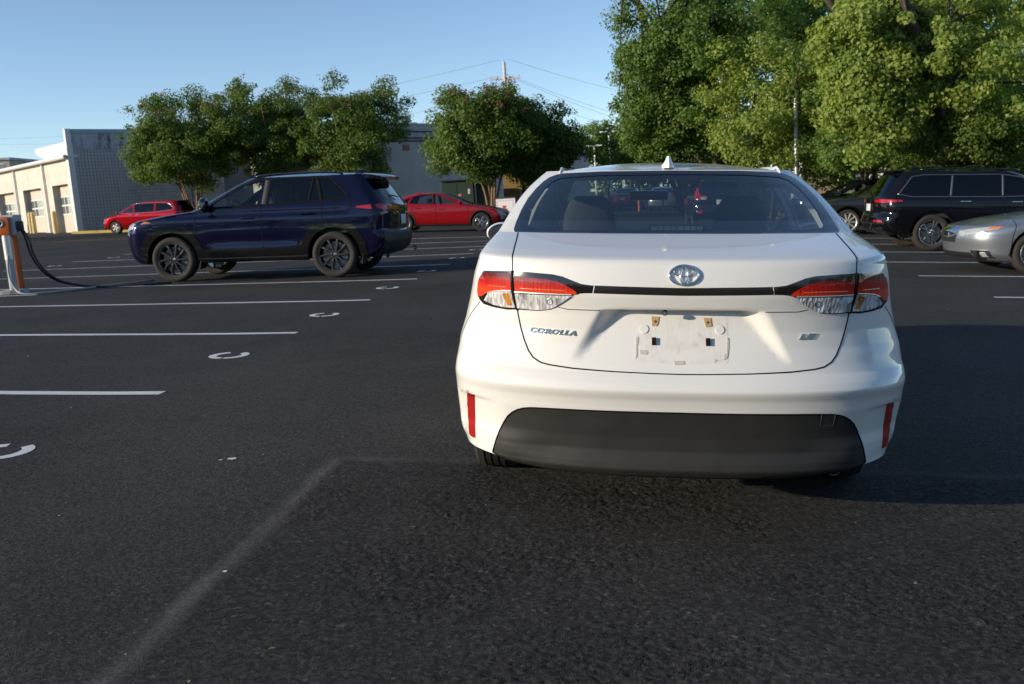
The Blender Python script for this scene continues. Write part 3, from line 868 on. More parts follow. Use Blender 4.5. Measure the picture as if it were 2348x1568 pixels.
    M_TAN = plain('foam_pad', (.55, .38, .18), rough=.9, var=.3, scale=90); M_TAPE = plain('old_tape', (.60, .57, .49), rough=.8, var=.25, scale=120); M_RUST = plain('rust', (.10, .035, .012), rough=.95)
    def stick(name, pts, mat, h, sk=.004, d=.006, parent=root, lines=()):
        P = c.rp(pts, d); P.reverse() if False else None
        r = cut_panels(S, [Reg(name, P, mat, h, sk, 0, .02)], .02); V, F, N = r[0]
        sgn = -1 if N[0][1] > 0 else 1
        if sgn < 0: V = V-2*N*h
        return mesh(name, V, F, mat, parent, True, N*sgn)
    plate = stick('plate_mark', rounded([(-.166, .812), (.172, .812), (.172, .648), (-.166, .648)], .012), M_GRIME, .0006, .001, .02)
    for q, xs in ((1, [(-.108, .812), (-.081, .811), (-.083, .790), (-.089, .776), (-.106, .777)]), (2, [(.083, .808), (.109, .808), (.113, .778), (.092, .775)])):
        o = stick('foam_pad', xs, M_TAN, .0035); cx = sum(p[0] for p in xs)/len(xs); cz = sum(p[1] for p in xs)/len(xs)
        stick('screw_hole', [(cx+.0045*math.cos(a), cz+.0045*math.sin(a)) for a in np.linspace(0, 6.28, 9)[:-1]], M_RUST, .0042, parent=o)
    for x in (-.106, .092): stick('clip', [(x, .734), (x+.015, .734), (x+.015, .708), (x, .708)], M_GAP, .010, .011)
    for x in (-.135, .143):
        P = [(x+.016*math.cos(a), .765+.016*math.sin(a)) for a in np.linspace(0, 6.283, 15)[:-1]]
        stick('dimple', P, M_WHITE, .004, .004)
    for pts in ([(-.165, .735), (-.158, .737), (-.155, .728), (-.160, .70), (-.158, .675), (-.166, .66)], [(.170, .738), (.175, .738), (.175, .70), (.170, .67), (.166, .69)], [(-.150, .690), (-.128, .690), (-.120, .682), (-.124, .675), (-.148, .676)],
                [(-.025, .655), (.012, .656), (.014, .644), (-.022, .641)], [(.122, .664), (.135, .658), (.121, .654)], [(.158, .682), (.171, .684), (.168, .666), (.155, .66)]):
        stick('tape_scrap', pts, M_TAPE, .0022, .003)
    # fold of the light-coloured tow cover
    c.strip('tow', S, c.rl([(.520, .459), (.520, .412), (.570, .410), (.572, .457)]), .0014, .0028)
    c.flush('tow', 'tow_cover_seam', plain('seam_grey', (.075, .072, .068), rough=.7))
    # ---- aerial, mouldings, mirrors, exhaust
    m = MB(); rows = []
    base = c.roof(np.array([(0.0, 1.24)]))[0]
    V = []; F = []
    for k, (zz, y0, y1, w) in enumerate([(-.012, 1.11, 1.32, .034), (.003, 1.115, 1.30, .030), (.013, 1.125, 1.26, .021), (.026, 1.140, 1.235, .0145), (.037, 1.152, 1.222, .0110), (.043, 1.160, 1.212, .0080)]):
        for t_ in np.linspace(0, 2*math.pi, 16, endpoint=False):
            yy = (y0+y1)/2+(y1-y0)/2*math.cos(t_); V.append((w*math.sin(t_)*(1.0 if math.cos(t_) < .3 else 1-.5*(math.cos(t_)-.3)), yy, base[2]+zz))
    for k in range(5):
        for q in range(16): F.append((k*16+q, k*16+(q+1) % 16, (k+1)*16+(q+1) % 16, (k+1)*16+q))
    F.append(tuple(80+q for q in range(16)))
    m.add(V, F); m.build('aerial_fin', M_WHITE, root, True)
    for q in (1, -1):
        ys = np.linspace(1.27, 2.6, 24); xs = .503+.012*np.sin((ys-1.1)/1.65*math.pi)
        P = c.roof(np.stack([xs, ys], 1)); P = np.vstack([[(.513, 1.135, 1.352), (.511, 1.17, 1.366), (.507, 1.21, 1.379)], P]); rr = [.001, .005, .007]+[.009]*24
        MB().tube([(q*p[0], p[1], p[2]+.004) for p in P], rr, 8).build('roof_moulding', M_WHITE, root, 'all')
        V, F = [], []
        m = MB()
        for k in range(9):
            t_ = k/8; s_ = math.sin(math.pi*min(1, max(0.0, t_*.9+.06)))**.5
            for j in range(12):
                a = 2*math.pi*j/12; V.append((q*(.865+.20*t_), 2.62+.075*s_*math.cos(a)*(1 if math.cos(a) < 0 else 1.5), 1.010+.068*s_*math.sin(a)))
        for k in range(8):
            for j in range(12): F.append((k*12+j, k*12+(j+1) % 12, (k+1)*12+(j+1) % 12, (k+1)*12+j))
        F += [tuple(range(12)), tuple(96+j for j in range(12))]
        m.add(V, F); m.box((q*.84, 2.66, .965), (.10, .05, .03))
        mo = m.build('door_mirror', M_WHITE, root, True)
        P = [(q*(.965+.082*math.cos(a)), 2.543, 1.008+.052*math.sin(a)) for a in np.linspace(0, 6.283, 25)[:-1]]
        mesh('mirror_bezel', [(p[0]*1.0, p[1]+.004, (p[2]-1.008)*1.15+1.008) if True else p for p in P]+[((p[0]-q*.965)*1.1+q*.965, p[1]+.03, (p[2]-1.008)*1.2+1.008) for p in P], [tuple(range(24))]+[(i, (i+1) % 24, 24+(i+1) % 24, 24+i) for i in range(24)], M_GLOSSBLK, mo)
        mesh('mirror_glass', [(p[0], p[1]-.001, p[2]) for p in P], [tuple(range(24))], M_CHROME, mo)
        for yh in (1.55, 2.35):
            MB().bbox((q*(c.xw(np.array([yh]), np.array([.86]))[0]+.022), yh, .86), (.02, .2, .026), .008).build('door_handle', M_WHITE, root, True)
    MB().lathe([(.20, .021), (0, .022), (0, .026), (.06, .0265), (.25, .024)], 20, 'Y', (.625, .30, .188)).build('exhaust_pipe', M_ALLOY, root, True)
    # ---- cabin
    b = MB()
    for pts in [[(-.70, .60, 1.066), (.70, .60, 1.066), (.66, 1.12, 1.06), (-.66, 1.12, 1.06)]]:
        b.add(pts, [(0, 1, 2, 3)])
    b.box((0, .60, 1.03), (1.36, .04, .10)); b.box((0, 1.15, .85), (1.30, .10, .42))
    b.box((0, 2.2, .40), (1.4, 2.4, .10)); b.bbox((0, 3.22, .84), (1.44, .52, .25), .06)
    b.box((.78, 2.1, .64), (.06, 2.2, .58)); b.box((-.78, 2.1, .64), (.06, 2.2, .58))
    b.build('cabin_lining', M_CABIN, root, True)
    # rear bench
    m = MB(); m.bbox((0, 1.32, .80), (1.30, .18, .56), .07); m.bbox((0, 1.62, .50), (1.30, .5, .2), .06)
    m.build('rear_bench', M_SEATG, root, True)
    seat(root, -.385, 2.02, .32, .50, .64, M_SEATG, False, .22); seat(root, .425, 2.02, .32, .50, .64, M_SEATG, False, .22)
    for x in (-.385, .425):
        
        V = []; F = []
        for k in range(9):
            t_ = k/8; hw = .150*(1-.42*t_**3.2) if t_ < .9 else .075; th = .055*(1-.35*t_**2)
            for j in range(12):
                a = 2*math.pi*j/12; V.append((x+hw*math.copysign(abs(math.cos(a))**.6, math.cos(a)), 1.83-.07*t_+th*math.sin(a), .98+.275*(t_ if t_ < .95 else .97)))
        for k in range(8):
            for j in range(12): F.append((k*12+j, k*12+(j+1) % 12, (k+1)*12+(j+1) % 12, (k+1)*12+j))
        F.append(tuple(96+j for j in range(12)))
        MB().add(V, F).build('headrest', M_SEATG, root, 'all')
    h = MB(); h.bbox((.012, .72, 1.093), (.34, .14, .035), .015); h.bbox((.012, .70, 1.118), (.245, .10, .028), .012)
    hb = h.build('high_brake_light', M_GAP, root, True)
    for k in range(8): MB().box((.012+(k-3.5)*.0272, .647, 1.119), (.0235, .006, .0165)).build('brake_led', M_LED, hb)
    MB().bbox((-.03, 2.78, 1.245), (.25, .03, .062), .014).build('rear_view_mirror', M_GLOSSBLK, root, True)
    pts = [(-.40+.185*math.cos(a), 2.78+.10*math.sin(a), .93+.155*math.sin(a)) for a in np.linspace(0, 6.283, 33)[:-1]]
    MB().tube(pts, .014, 8, closed=True).cyl((-.40, 2.78, .93), (-.40, 2.98, .88), .05).box((-.40, 2.78, .93), (.34, .03, .04)).build('steering_wheel', M_CABIN, root, True)
    underbody(root, L, ax, .295, ar, .89, .17, .60, .25)
    for o in root.children: o.location.z += .045
    put_wheels(root, 'sedan', 1.575, ax, rad, rim=.205, width=.205, spokes=5, style='pair', rimmat=M_ALLOY)
    place(root, .175+.0657*0, 3.331+L/2, R(90), L)
    return root
# ------------------------------------------------------------------ the lot
def asphalt():
    t = NT('asphalt'); tc = t.n('NewGeometry'); P = (tc, 0)
    sx = t.n('SeparateXYZ', {0: P}); X, Y = (sx, 0), (sx, 1)
    wob = t.n('TexNoise', {'Vector': P, 'Scale': 3.0, 'Detail': 6.0, 'Roughness': .7})
    wb = t.math('MULTIPLY', t.math('SUBTRACT', wob, .5), .22)
    big = t.n('TexNoise', {'Vector': P, 'Scale': .55, 'Detail': 6.0, 'Roughness': .62})
    mid = t.n('TexNoise', {'Vector': P, 'Scale': 5.0, 'Detail': 8.0, 'Roughness': .7})
    # coarse mat laid inside the seam
    ws = t.math('MULTIPLY', wb, .4); dx = t.math('ADD', t.math('ADD', X, 1.44), ws); dy = t.math('SUBTRACT', t.math('ADD', Y, ws), 4.36)
    inx = t.n('MapRange', {0: dx, 1: -.03, 2: .06}); iny = t.n('MapRange', {0: dy, 1: .03, 2: -.06})
    coarse = t.math('MULTIPLY', inx, iny)
    b1 = t.n('MapRange', {0: t.math('ABSOLUTE', dx), 1: .060, 2: .008}); b1 = t.math('MULTIPLY', b1, t.n('MapRange', {0: dy, 1: .05, 2: -.05}))
    b2 = t.n('MapRange', {0: t.math('ABSOLUTE', dy), 1: .06, 2: .01}); b2 = t.math('MULTIPLY', t.math('MULTIPLY', b2, t.n('MapRange', {0: dx, 1: -.05, 2: .05})), .45)
    sg = t.n('TexNoise', {'Vector': P, 'Scale': 70.0, 'Detail': 3.0}); seam = t.math('MULTIPLY', t.math('MULTIPLY', t.math('MAXIMUM', b1, b2), t.ramp(wob, [(.35, .35), (.65, 1.0)])), t.ramp(sg, [(.38, .35), (.60, 1.0)]))
    # aggregate
    v1 = t.n('TexVoronoi', {'Vector': P, 'Scale': 120.0, 'Randomness': 1.0})
    v2 = t.n('TexVoronoi', {'Vector': P, 'Scale': 80.0, 'Randomness': 1.0})
    fine = t.n('TexNoise', {'Vector': P, 'Scale': 260.0, 'Detail': 3.0})
    hh = t.mix(coarse, (v1, 0), (v2, 0))
    stone = t.n('SeparateColor', {0: col(t.mix(coarse, (v1, 1), (v2, 1)))})
    light = t.ramp((stone, 0), [(.0, .55), (.5, .9), (.9, 1.35), (.985, 1.5), (1.0, 2.4)])
    base = t.mix(t.ramp(big, [(.32, 0.0), (.68, 1.0)]), (.058, .0562, .0535), (.098, .0950, .0905))
    base = t.mix(t.math('MULTIPLY', mid, .4), base, (.060, .058, .0555))
    c = t.mix(1.0, base, light, 'MULTIPLY')
    # dark pits between the stones, deeper where the mat is open
    p1 = t.n('TexNoise', {'Vector': P, 'Scale': 140.0, 'Detail': 2.0}); p2 = t.n('TexNoise', {'Vector': P, 'Scale': 85.0, 'Detail': 3.0})
    opn = t.ramp(t.n('TexNoise', {'Vector': P, 'Scale': 1.7, 'Detail': 5.0, 'Roughness': .65}), [(.42, 0.0), (.62, 1.0)])
    pit = t.mix(t.math('MULTIPLY', coarse, t.math('ADD', t.math('MULTIPLY', opn, .8), .2)), (p1, 0), (p2, 0))
    pk = t.ramp(pit, [(.43, .06), (.50, .8), (.60, 1.25)])
    c = t.mix(t.math('ADD', t.math('MULTIPLY', coarse, .25), .75), c, t.mix(1.0, c, pk, 'MULTIPLY'))
    gapd = t.ramp(hh, [(.35, 1.0), (.75, .45)])
    c = t.mix(.5, c, t.mix(1.0, c, gapd, 'MULTIPLY'))
    c = t.mix(t.math('MULTIPLY', seam, .85), c, (.17, .163, .153))
    # curved tyre scuffs on the right side
    acc = None
    for cx, cy, rr, w, k in ((9.6, 8.2, 5.6, .05, .5), (9.5, 8.0, 5.2, .04, .35), (2.0, 18.6, 6.6, .05, .45), (2.2, 18.9, 7.1, .05, .35), (11.5, 14.5, 5.9, .045, .4), (6.2, 11.0, 1.7, .06, .35), (-8.2, 6.4, 5.9, .05, .3), (-8.0, 6.5, 5.2, .04, .25)):
        ax_ = t.math('SUBTRACT', X, cx); ay = t.math('SUBTRACT', Y, cy)
        d = t.math('SQRT', t.math('ADD', t.math('MULTIPLY', ax_, ax_), t.math('MULTIPLY', ay, ay)))
        d = t.math('ABSOLUTE', t.math('SUBTRACT', t.math('ADD', d, t.math('MULTIPLY', wb, .35)), rr))
        q = t.math('MULTIPLY', t.n('MapRange', {0: d, 1: w*2.2, 2: 0.0}), k); acc = q if acc is None else t.math('MAXIMUM', acc, q)
    acc = t.math('MULTIPLY', acc, t.ramp(t.n('TexNoise', {'Vector': P, 'Scale': .8, 'Detail': 3.0}), [(.42, 0.0), (.60, 1.0)]))
    c = t.mix(t.math('MULTIPLY', acc, .5), c, (.085, .082, .078))
    hgt = t.math('ADD', t.math('MULTIPLY', hh, -1.0), t.math('MULTIPLY', fine, .55))
    st = t.math('ADD', t.math('MULTIPLY', coarse, .35), .6)
    b = t.n('Bump', {'Height': hgt, 'Strength': st, 'Distance': .02})
    lump = t.n('Bump', {'Height': mid, 'Strength': .35, 'Distance': .02, 'Normal': b})
    p = t.n('BsdfPrincipled', {'Base Color': col(c), 'Roughness': .85, 'Specular IOR Level': .12, 'Normal': lump})
    return t.done(p)
M_ASPH = asphalt()

def grid_axis(lo, hi, fine, far):
    a = list(np.arange(lo, hi+1e-6, fine)); s = fine; left = lo; right = hi; L = []; Rr = []
    while left > -far: s *= 1.35; left -= s; L.append(left)
    s = fine
    while right < far: s *= 1.35; right += s; Rr.append(right)
    return np.array(L[::-1]+a+Rr)
_gx = grid_axis(-34, 26, .5, 2200); _gy = grid_axis(-6, 70, .5, 2200)
_GX, _GY = np.meshgrid(_gx, _gy); _GZ = gz(_GX, _GY)
_n = len(_gx)
ground = mesh('parking_lot', np.stack([_GX.ravel(), _GY.ravel(), _GZ.ravel()], 1), [(j*_n+i, j*_n+i+1, (j+1)*_n+i+1, (j+1)*_n+i) for j in range(len(_gy)-1) for i in range(_n-1)], M_ASPH, None, True)
tag(ground, kind='structure')

def relief():
    # the stones of the near asphalt as real relief, so that the low sun picks them out
    g = np.random.default_rng(3); s = .0078
    xs = np.arange(-4.3, 3.2, s); ys = np.arange(1.62, 5.25, s); nx, ny = len(xs), len(ys)
    Xg, Yg = np.meshgrid(xs, ys)
    def blur(a, k):
        for _ in range(k): a = (a+np.roll(a, 1, 0)+np.roll(a, -1, 0))/3; a = (a+np.roll(a, 1, 1)+np.roll(a, -1, 1))/3
        return a
    def unit(a): return (a-a.mean())/a.std()
    n1 = unit(blur(g.normal(size=(ny, nx)), 1)); n2 = unit(g.normal(size=(ny, nx))); big = unit(blur(g.normal(size=(ny//12+2, nx//12+2)), 2))
    big = np.repeat(np.repeat(big, 12, 0), 12, 1)[:ny, :nx]; big = blur(big, 6)
    coarse = sstep(-1.50, -1.40, Xg)*(1-sstep(4.30, 4.40, Yg))
    amp = coarse*(.00105+.00065*np.clip(big, -.9, 1.5))+(1-coarse)*.00062
    h = amp*np.clip(.55*n1+.85*n2, -2.4, 1.6)
    lo = -.78*Yg-.15; hi = .46*Yg+.45
    edge = np.minimum.reduce([Xg-lo, hi-Xg, Yg-ys[0], ys[-1]-Yg])
    z = gz(Xg, Yg)+h+.0016-.008*(1-sstep(.02, .22, edge))
    keep = edge > 0
    idx = np.full(nx*ny, -1); kk = np.nonzero(keep.ravel())[0]; idx[kk] = np.arange(len(kk))
    V = np.stack([Xg.ravel()[kk], Yg.ravel()[kk], z.ravel()[kk]], 1)
    q = np.stack([np.arange(ny-1)[:, None]*nx+np.arange(nx-1)[None], np.arange(ny-1)[:, None]*nx+np.arange(1, nx)[None], np.arange(1, ny)[:, None]*nx+np.arange(1, nx)[None], np.arange(1, ny)[:, None]*nx+np.arange(nx-1)[None]], -1).reshape(-1, 4)
    q = idx[q]; q = q[(q >= 0).all(1)]; n = len(q)
    me = bpy.data.meshes.new('asphalt_relief'); me.vertices.add(len(V)); me.vertices.foreach_set('co', V.ravel()); me.loops.add(4*n); me.loops.foreach_set('vertex_index', q.ravel().astype(np.int32))
    me.polygons.add(n); me.polygons.foreach_set('loop_start', np.arange(n)*4); me.polygons.foreach_set('loop_total', np.full(n, 4)); me.update(calc_edges=True)
    o = link('asphalt_relief', me, M_ASPH, ground); o['kind'] = 'stuff'
relief()
def road_paint(name, c, wear=.35):
    t = NT(name); tc = t.n('NewGeometry'); P = (tc, 0)
    n1 = t.n('TexNoise', {'Vector': P, 'Scale': 60.0, 'Detail': 5.0, 'Roughness': .7}); n2 = t.n('TexNoise', {'Vector': P, 'Scale': 2.0, 'Detail': 5.0})
    f = t.ramp(t.math('ADD', t.math('MULTIPLY', n1, .7), t.math('MULTIPLY', n2, .5)), [(.64, 0.0), (.80, wear)])
    cc = t.mix(f, c, (.10, .10, .10))
    b = t.n('Bump', {'Height': t.n('TexVoronoi', {'Vector': P, 'Scale': 95.0}), 'Strength': .35, 'Distance': .006})
    return t.done(t.n('BsdfPrincipled', {'Base Color': col(cc), 'Roughness': .7, 'Normal': b}))
M_LINE = road_paint('road_paint_white', (.72, .72, .71), .6); M_YLINE = road_paint('road_paint_yellow', (.62, .38, .05), .5)

def flat(name, polys, mat, h=.004, parent=ground, nsub=.4):
    """thin painted sheet(s) hugging the lot: polys as quads strips (list of left/right point pairs)"""
    V = []; F = []
    for strip in polys:
        b = len(V)
        for l, r in strip:
            for q in (l, r): V.append((q[0], q[1], g1(*q)+h))
        F += [(b+2*i, b+2*i+1, b+2*i+3, b+2*i+2) for i in range(len(strip)-1)]
    o = mesh(name, V, F, mat, parent); return o
def line(x0, y0, x1, y1, w=.10, mat=None, name='stall_line', seed=0):
    n = max(2, int(math.hypot(x1-x0, y1-y0)/.35)); d = np.array([x1-x0, y1-y0]); d /= np.hypot(*d); nn = np.array([-d[1], d[0]])
    rr = random.Random(seed); st = []
    for i in range(n+1):
        p = np.array([x0, y0])+np.array([x1-x0, y1-y0])*i/n; k = w/2*(1+rr.uniform(-.05, .05)); q = nn*rr.uniform(-.004, .004)
        st.append((tuple(p+nn*k+q), tuple(p-nn*k+q)))
    return flat(name, [st], mat or M_LINE)
LY = [3.2, 6.03, 8.82, 11.65, 14.55, 17.56, 20.65, 23.5, 26.2, 28.6]
for i, y in enumerate(LY): line(-14.6 if y > 11 else -12.5, y, -3.2, y+(-.02), .105, seed=i)
for i, y in enumerate([11.95, 14.85, 17.68, 20.55, 23.5, 26.4, 29.3]): line(4.62, y, 10.4, y, .10, seed=40+i)
line(-12.0, 11.8+.9, -8.95, 13.35, .10, name='hatch_line', seed=77)
line(-9.6, 30.2, -7.0, 33.2, .12, M_YLINE, 'hatch_line', 78); line(-12.6, 30.4, -10.0, 33.4, .12, M_YLINE, 'hatch_line', 79)
for k, (x, y0) in enumerate([(-22, 41.5), (-25.5, 42.3), (-30, 40)]): line(x-3.2, y0-2.2, x+3.2, y0-1.4, .12, M_YLINE, 'faded_line', 80+k)
def letter_c(x, y, s=1.0, flip=1):
    strips = []
    for a0, a1 in ((108, 266), (274, 416)):
        st = []
        for a in np.linspace(R(a0), R(a1), 12):
            wv = .050 if True else 0
            ro, ri = .172, .105
            st.append(((x+flip*ro*s*1.0*math.cos(a), y+ro*s*math.sin(a)*1.0), (x+flip*ri*s*math.cos(a), y+ri*s*math.sin(a))))
        strips.append(st)
    return flat('painted_letter', strips, M_LINE)
letter_c(-3.38, 4.53)
for y in (7.53, 10.2, 13.2, 16.1, 19.3, 22.1, 24.9): letter_c(-3.36, y)
for y in (16.1, 19.2, 22.0, 24.8): letter_c(-14.15, y, flip=-1)
# spilt paint, gravel and leaf litter lying about
rr = random.Random(5)
def blot(x, y, r, name='paint_blot', mat=None):
    pts = [(x+r*rr.uniform(.5, 1.1)*math.cos(a), y+r*.8*rr.uniform(.5, 1.1)*math.sin(a)) for a in np.linspace(0, 6.28, 12)[:-1]]
    V = [(p[0], p[1], g1(*p)+.005) for p in pts]; mesh(name, V, [tuple(range(len(V)))], mat or M_LINE, ground)
blot(-1.98, 4.33, .026); blot(-2.03, 4.31, .012); blot(-1.42, 2.95, .011); blot(6.0, 12.9, .07); blot(-.75, 12.6, .05, mat=M_LINE)
grit = MB()
M_GRIT = plain('grit', (.30, .27, .22), rough=.9, var=.4, scale=30)
for k in range(70):
    y = 1.9+rr.random()**1.7*10; x = rr.uniform(-.62*y-1.0, .50*y+.5)
    s = rr.uniform(.0015, .0045)*(1+.05*y); z = g1(x, y)+s*.3
    P = [Vector((rr.uniform(.6, 1)*a*s, rr.uniform(.6, 1)*b*s, rr.uniform(.5, .9)*c*s)) for a in (-1, 1) for b in (-1, 1) for c in (-.5, .6)]
    P = [p+Vector((x, y, z)) for p in P]
    grit.add(P, [(0, 1, 3, 2), (4, 6, 7, 5), (0, 4, 5, 1), (2, 3, 7, 6), (0, 2, 6, 4), (1, 5, 7, 3)])
tag(grit.build('loose_grit', M_GRIT), 'pale loose grit scattered over the near asphalt', 'grit', kind='stuff')
M_LEAFD = plain('dry_leaf', (.34, .24, .10), rough=.9)
for k, (x, y) in enumerate([(-1.05, 2.42), (.35, 2.35), (-3.6, 5.55)]):
    a = rr.uniform(0, 6); s = .014
    V = [(x+s*u*math.cos(a)-s*.5*v*math.sin(a), y+s*u*math.sin(a)+s*.5*v*math.cos(a), g1(x, y)+.006+.004*w) for u, v, w in ((-1, 0, 0), (0, .9, 1), (1, 0, .4), (0, -.9, 1.2))]
    tag(mesh('fallen_leaf', V, [(0, 1, 2, 3)], M_LEAFD), ('dry tan leaf on the asphalt low in the picture, left of centre', 'dry tan leaf on the asphalt nearest the bottom edge', 'dry tan leaf beside the nearest stall line')[k], 'leaf', 'fallen leaves')
# ------------------------------------------------------------------ the other cars
M_HEAD = plain('headlamp_lens', (.50, .53, .55), rough=.25, metal=.15, coat=1.0, var=.4, scale=18)
M_ORANGE = plain('orange_marker', (.62, .16, .02), rough=.25, coat=1.0)
M_PLATE = plain('number_plate', (.62, .64, .66), rough=.5)
M_TAILR = plain('tail_red', (.40, .006, .008), rough=.18, coat=1.0)
M_SATIN = plain('satin_trim', (.30, .31, .33), rough=.3, metal=.9)
M_DKALLOY = plain('black_alloy', (.13, .13, .14), rough=.12, metal=.7, coat=1.0)

def build_car(name, label, sp):
    root = empty(name, label=label, cat='car', group=sp.get('group'))
    c = Car(root, sp['W'], sp['rear'], sp['front'], Cr=sp.get('Cr', .4), Cf=sp.get('Cf', .5), nr=sp.get('nr', 2.6), nf=sp.get('nf', 2.4), dome=sp.get('dome', .06), domel=sp.get('domel', .4), smooth=sp.get('smooth', .03))
    if sp.get('sD'): c.sD = sp['sD']
    ax = sp['axles']; rad = sp['rad']; ar = sp['arch']; zb = sp['zb']; zw = rad+.01
    bot = [(.0+sp.get('rb', .5), zb+.04)] if False else []
    bot = arch(ax[0], zw, ar, zb)+arch(ax[1], zw, ar, zb)
    sr = []
    clad = sp.get('clad')
    if clad:
        w = clad.get('w', .07); zr = clad['rocker']
        P = []
        def ringp(yc):
            outer = clad.get('poly')
            if outer: return [(yc+a, b) for a, b in outer]
            return [(yc+(ar+w)*math.cos(t), zw+(ar+w)*math.sin(t)) for t in np.linspace(math.pi+.25, -.25, 22)]
        for yc in ax:
            sr.append(Reg('arch_cladding', [(max(min(y, 99), -9), z) for y, z in ringp(yc)], clad['mat'], .012, .03))
        sr.append(Reg('sill_cladding', [(ax[0]+ar+w*.4, zb-.01), (ax[1]-ar-w*.4, zb-.01), (ax[1]-ar-w*.4, zr), (ax[0]+ar+w*.6, zr)], clad['mat'], .012, .03))
    for wn in sp.get('windows', ()):
        sr.append(Reg('side_window', rounded(wn[0], wn[2] if len(wn) > 2 else .03), wn[1], -.006, 0))
    for nm, pts, m, off in sp.get('sideregs', ()): sr.append(Reg(nm, pts, m, off, .01, seg=.04))
    rr_, ff = [], []
    for nm, pts, m, off, mir in sp.get('rearregs', ()):
        rr_.append(Reg(nm, c.rp(pts), m, off, .012, seg=.04))
        if mir: rr_.append(Reg(nm, c.rp([(-x, z) for x, z in pts]), m, off, .012, seg=.04))
    for nm, pts, m, off, mir in sp.get('frontregs', ()):
        ff.append(Reg(nm, c.fp(pts), m, off, .012, seg=.04))
        if mir: ff.append(Reg(nm, c.fp([(-x, z) for x, z in pts]), m, off, .012, seg=.04))
    # domain of the side panel has to contain the cladding only where the body is: pip handles the rest
    c.shell(bot, du=sp.get('du', .05), sideregs=sr, rearregs=rr_, frontregs=ff)
    c.flush('body', 'body', sp['mat'])
    gaps = sp.get('gaps', ())
    for g in gaps: c.strip('gap', c.side, g, .010, .0015, mir=True)
    if gaps: c.flush('gap', 'panel_gap', M_GAP)
    for pts, w, m, cl in sp.get('trims', ()):
        c.strip('tr', c.side, pts, w, .006, closed=cl, mir=True); c.flush('tr', 'window_trim', m)
    for yh, zh in sp.get('handles', ()):
        for q in (1, -1):
            x = float(c.xw(np.array([yh]), np.array([zh]))[0])
            MB().bbox((q*(x+.018), yh, zh), (.022, .22, .032), .009).build('door_handle', sp.get('hmat', sp['mat']), root, True)
    if sp.get('mirror'):
        my, mz, mw, mh = sp['mirror']
        x = float(c.xw(np.array([my]), np.array([mz-.05]))[0])
        for q in (1, -1):
            V, F = [], []; m = MB()
            for k in range(8):
                t_ = k/7; s_ = math.sin(math.pi*(t_*.86+.09))**.45
                for j in range(12):
                    a = 2*math.pi*j/12; V.append((q*(x+.03+mw*t_), my+.07*s_*math.cos(a)*(1.4 if math.cos(a) > 0 else .8), mz+mh/2*s_*math.sin(a)))
            for k in range(7):
                for j in range(12): F.append((k*12+j, k*12+(j+1) % 12, (k+1)*12+(j+1) % 12, (k+1)*12+j))
            F += [tuple(range(12)), tuple(84+j for j in range(12))]
            m.add(V, F); m.box((q*(x+.03), my+.03, mz-mh*.35), (.12, .06, .04))
            m.build('door_mirror', sp.get('mmat', sp['mat']), root, True)
    L = max(c.fy)
    underbody(root, L, ax, zw, ar, max(w for z, w in sp['W'])-.01, zb, sp['belt']-.35, .22)
    put_wheels(root, sp['wkey'], sp['track'], ax, rad, **sp['wheel'])
    # cabin: floor tub, dashboard, seats, wheel
    hw = float(c.W(sp['belt']))-.06; cab = sp['cab']
    b = MB(); b.box((0, (cab[0]+cab[1])/2, sp['belt']-.42), (2*hw, cab[1]-cab[0], .06)); b.bbox((0, cab[1]-.22, sp['belt']-.16), (2*hw-.06, .44, .30), .06)
    for q in (1, -1): b.box((q*(hw-.02), (cab[0]+cab[1])/2, sp['belt']-.25), (.05, cab[1]-cab[0], .40))
    b.build('cabin_lining', M_CABIN, root, True)
    for y in sp.get('seats', ()):
        for x in (-.38, .38): seat(root, x, y, sp['belt']-.66, .50, .60, M_CABIN)
    if sp.get('steer'):
        pts = [(-.38+.18*math.cos(a), sp['steer']-.05+.09*math.sin(a), sp['belt']-.02+.15*math.sin(a)) for a in np.linspace(0, 6.283, 25)[:-1]]
        MB().tube(pts, .015, 6, closed=True).build('steering_wheel', M_CABIN, root, True)
    c.L = L; c.root = root
    return c

def box_part(root, name, mat, *boxes, b=.01):
    m = MB()
    for c, d in boxes: m.bbox(c, d, b)
    return m.build(name, mat, root, True)

WH10 = dict(rim=.262, width=.235, spokes=10, style='twist', rimmat=M_DKALLOY)
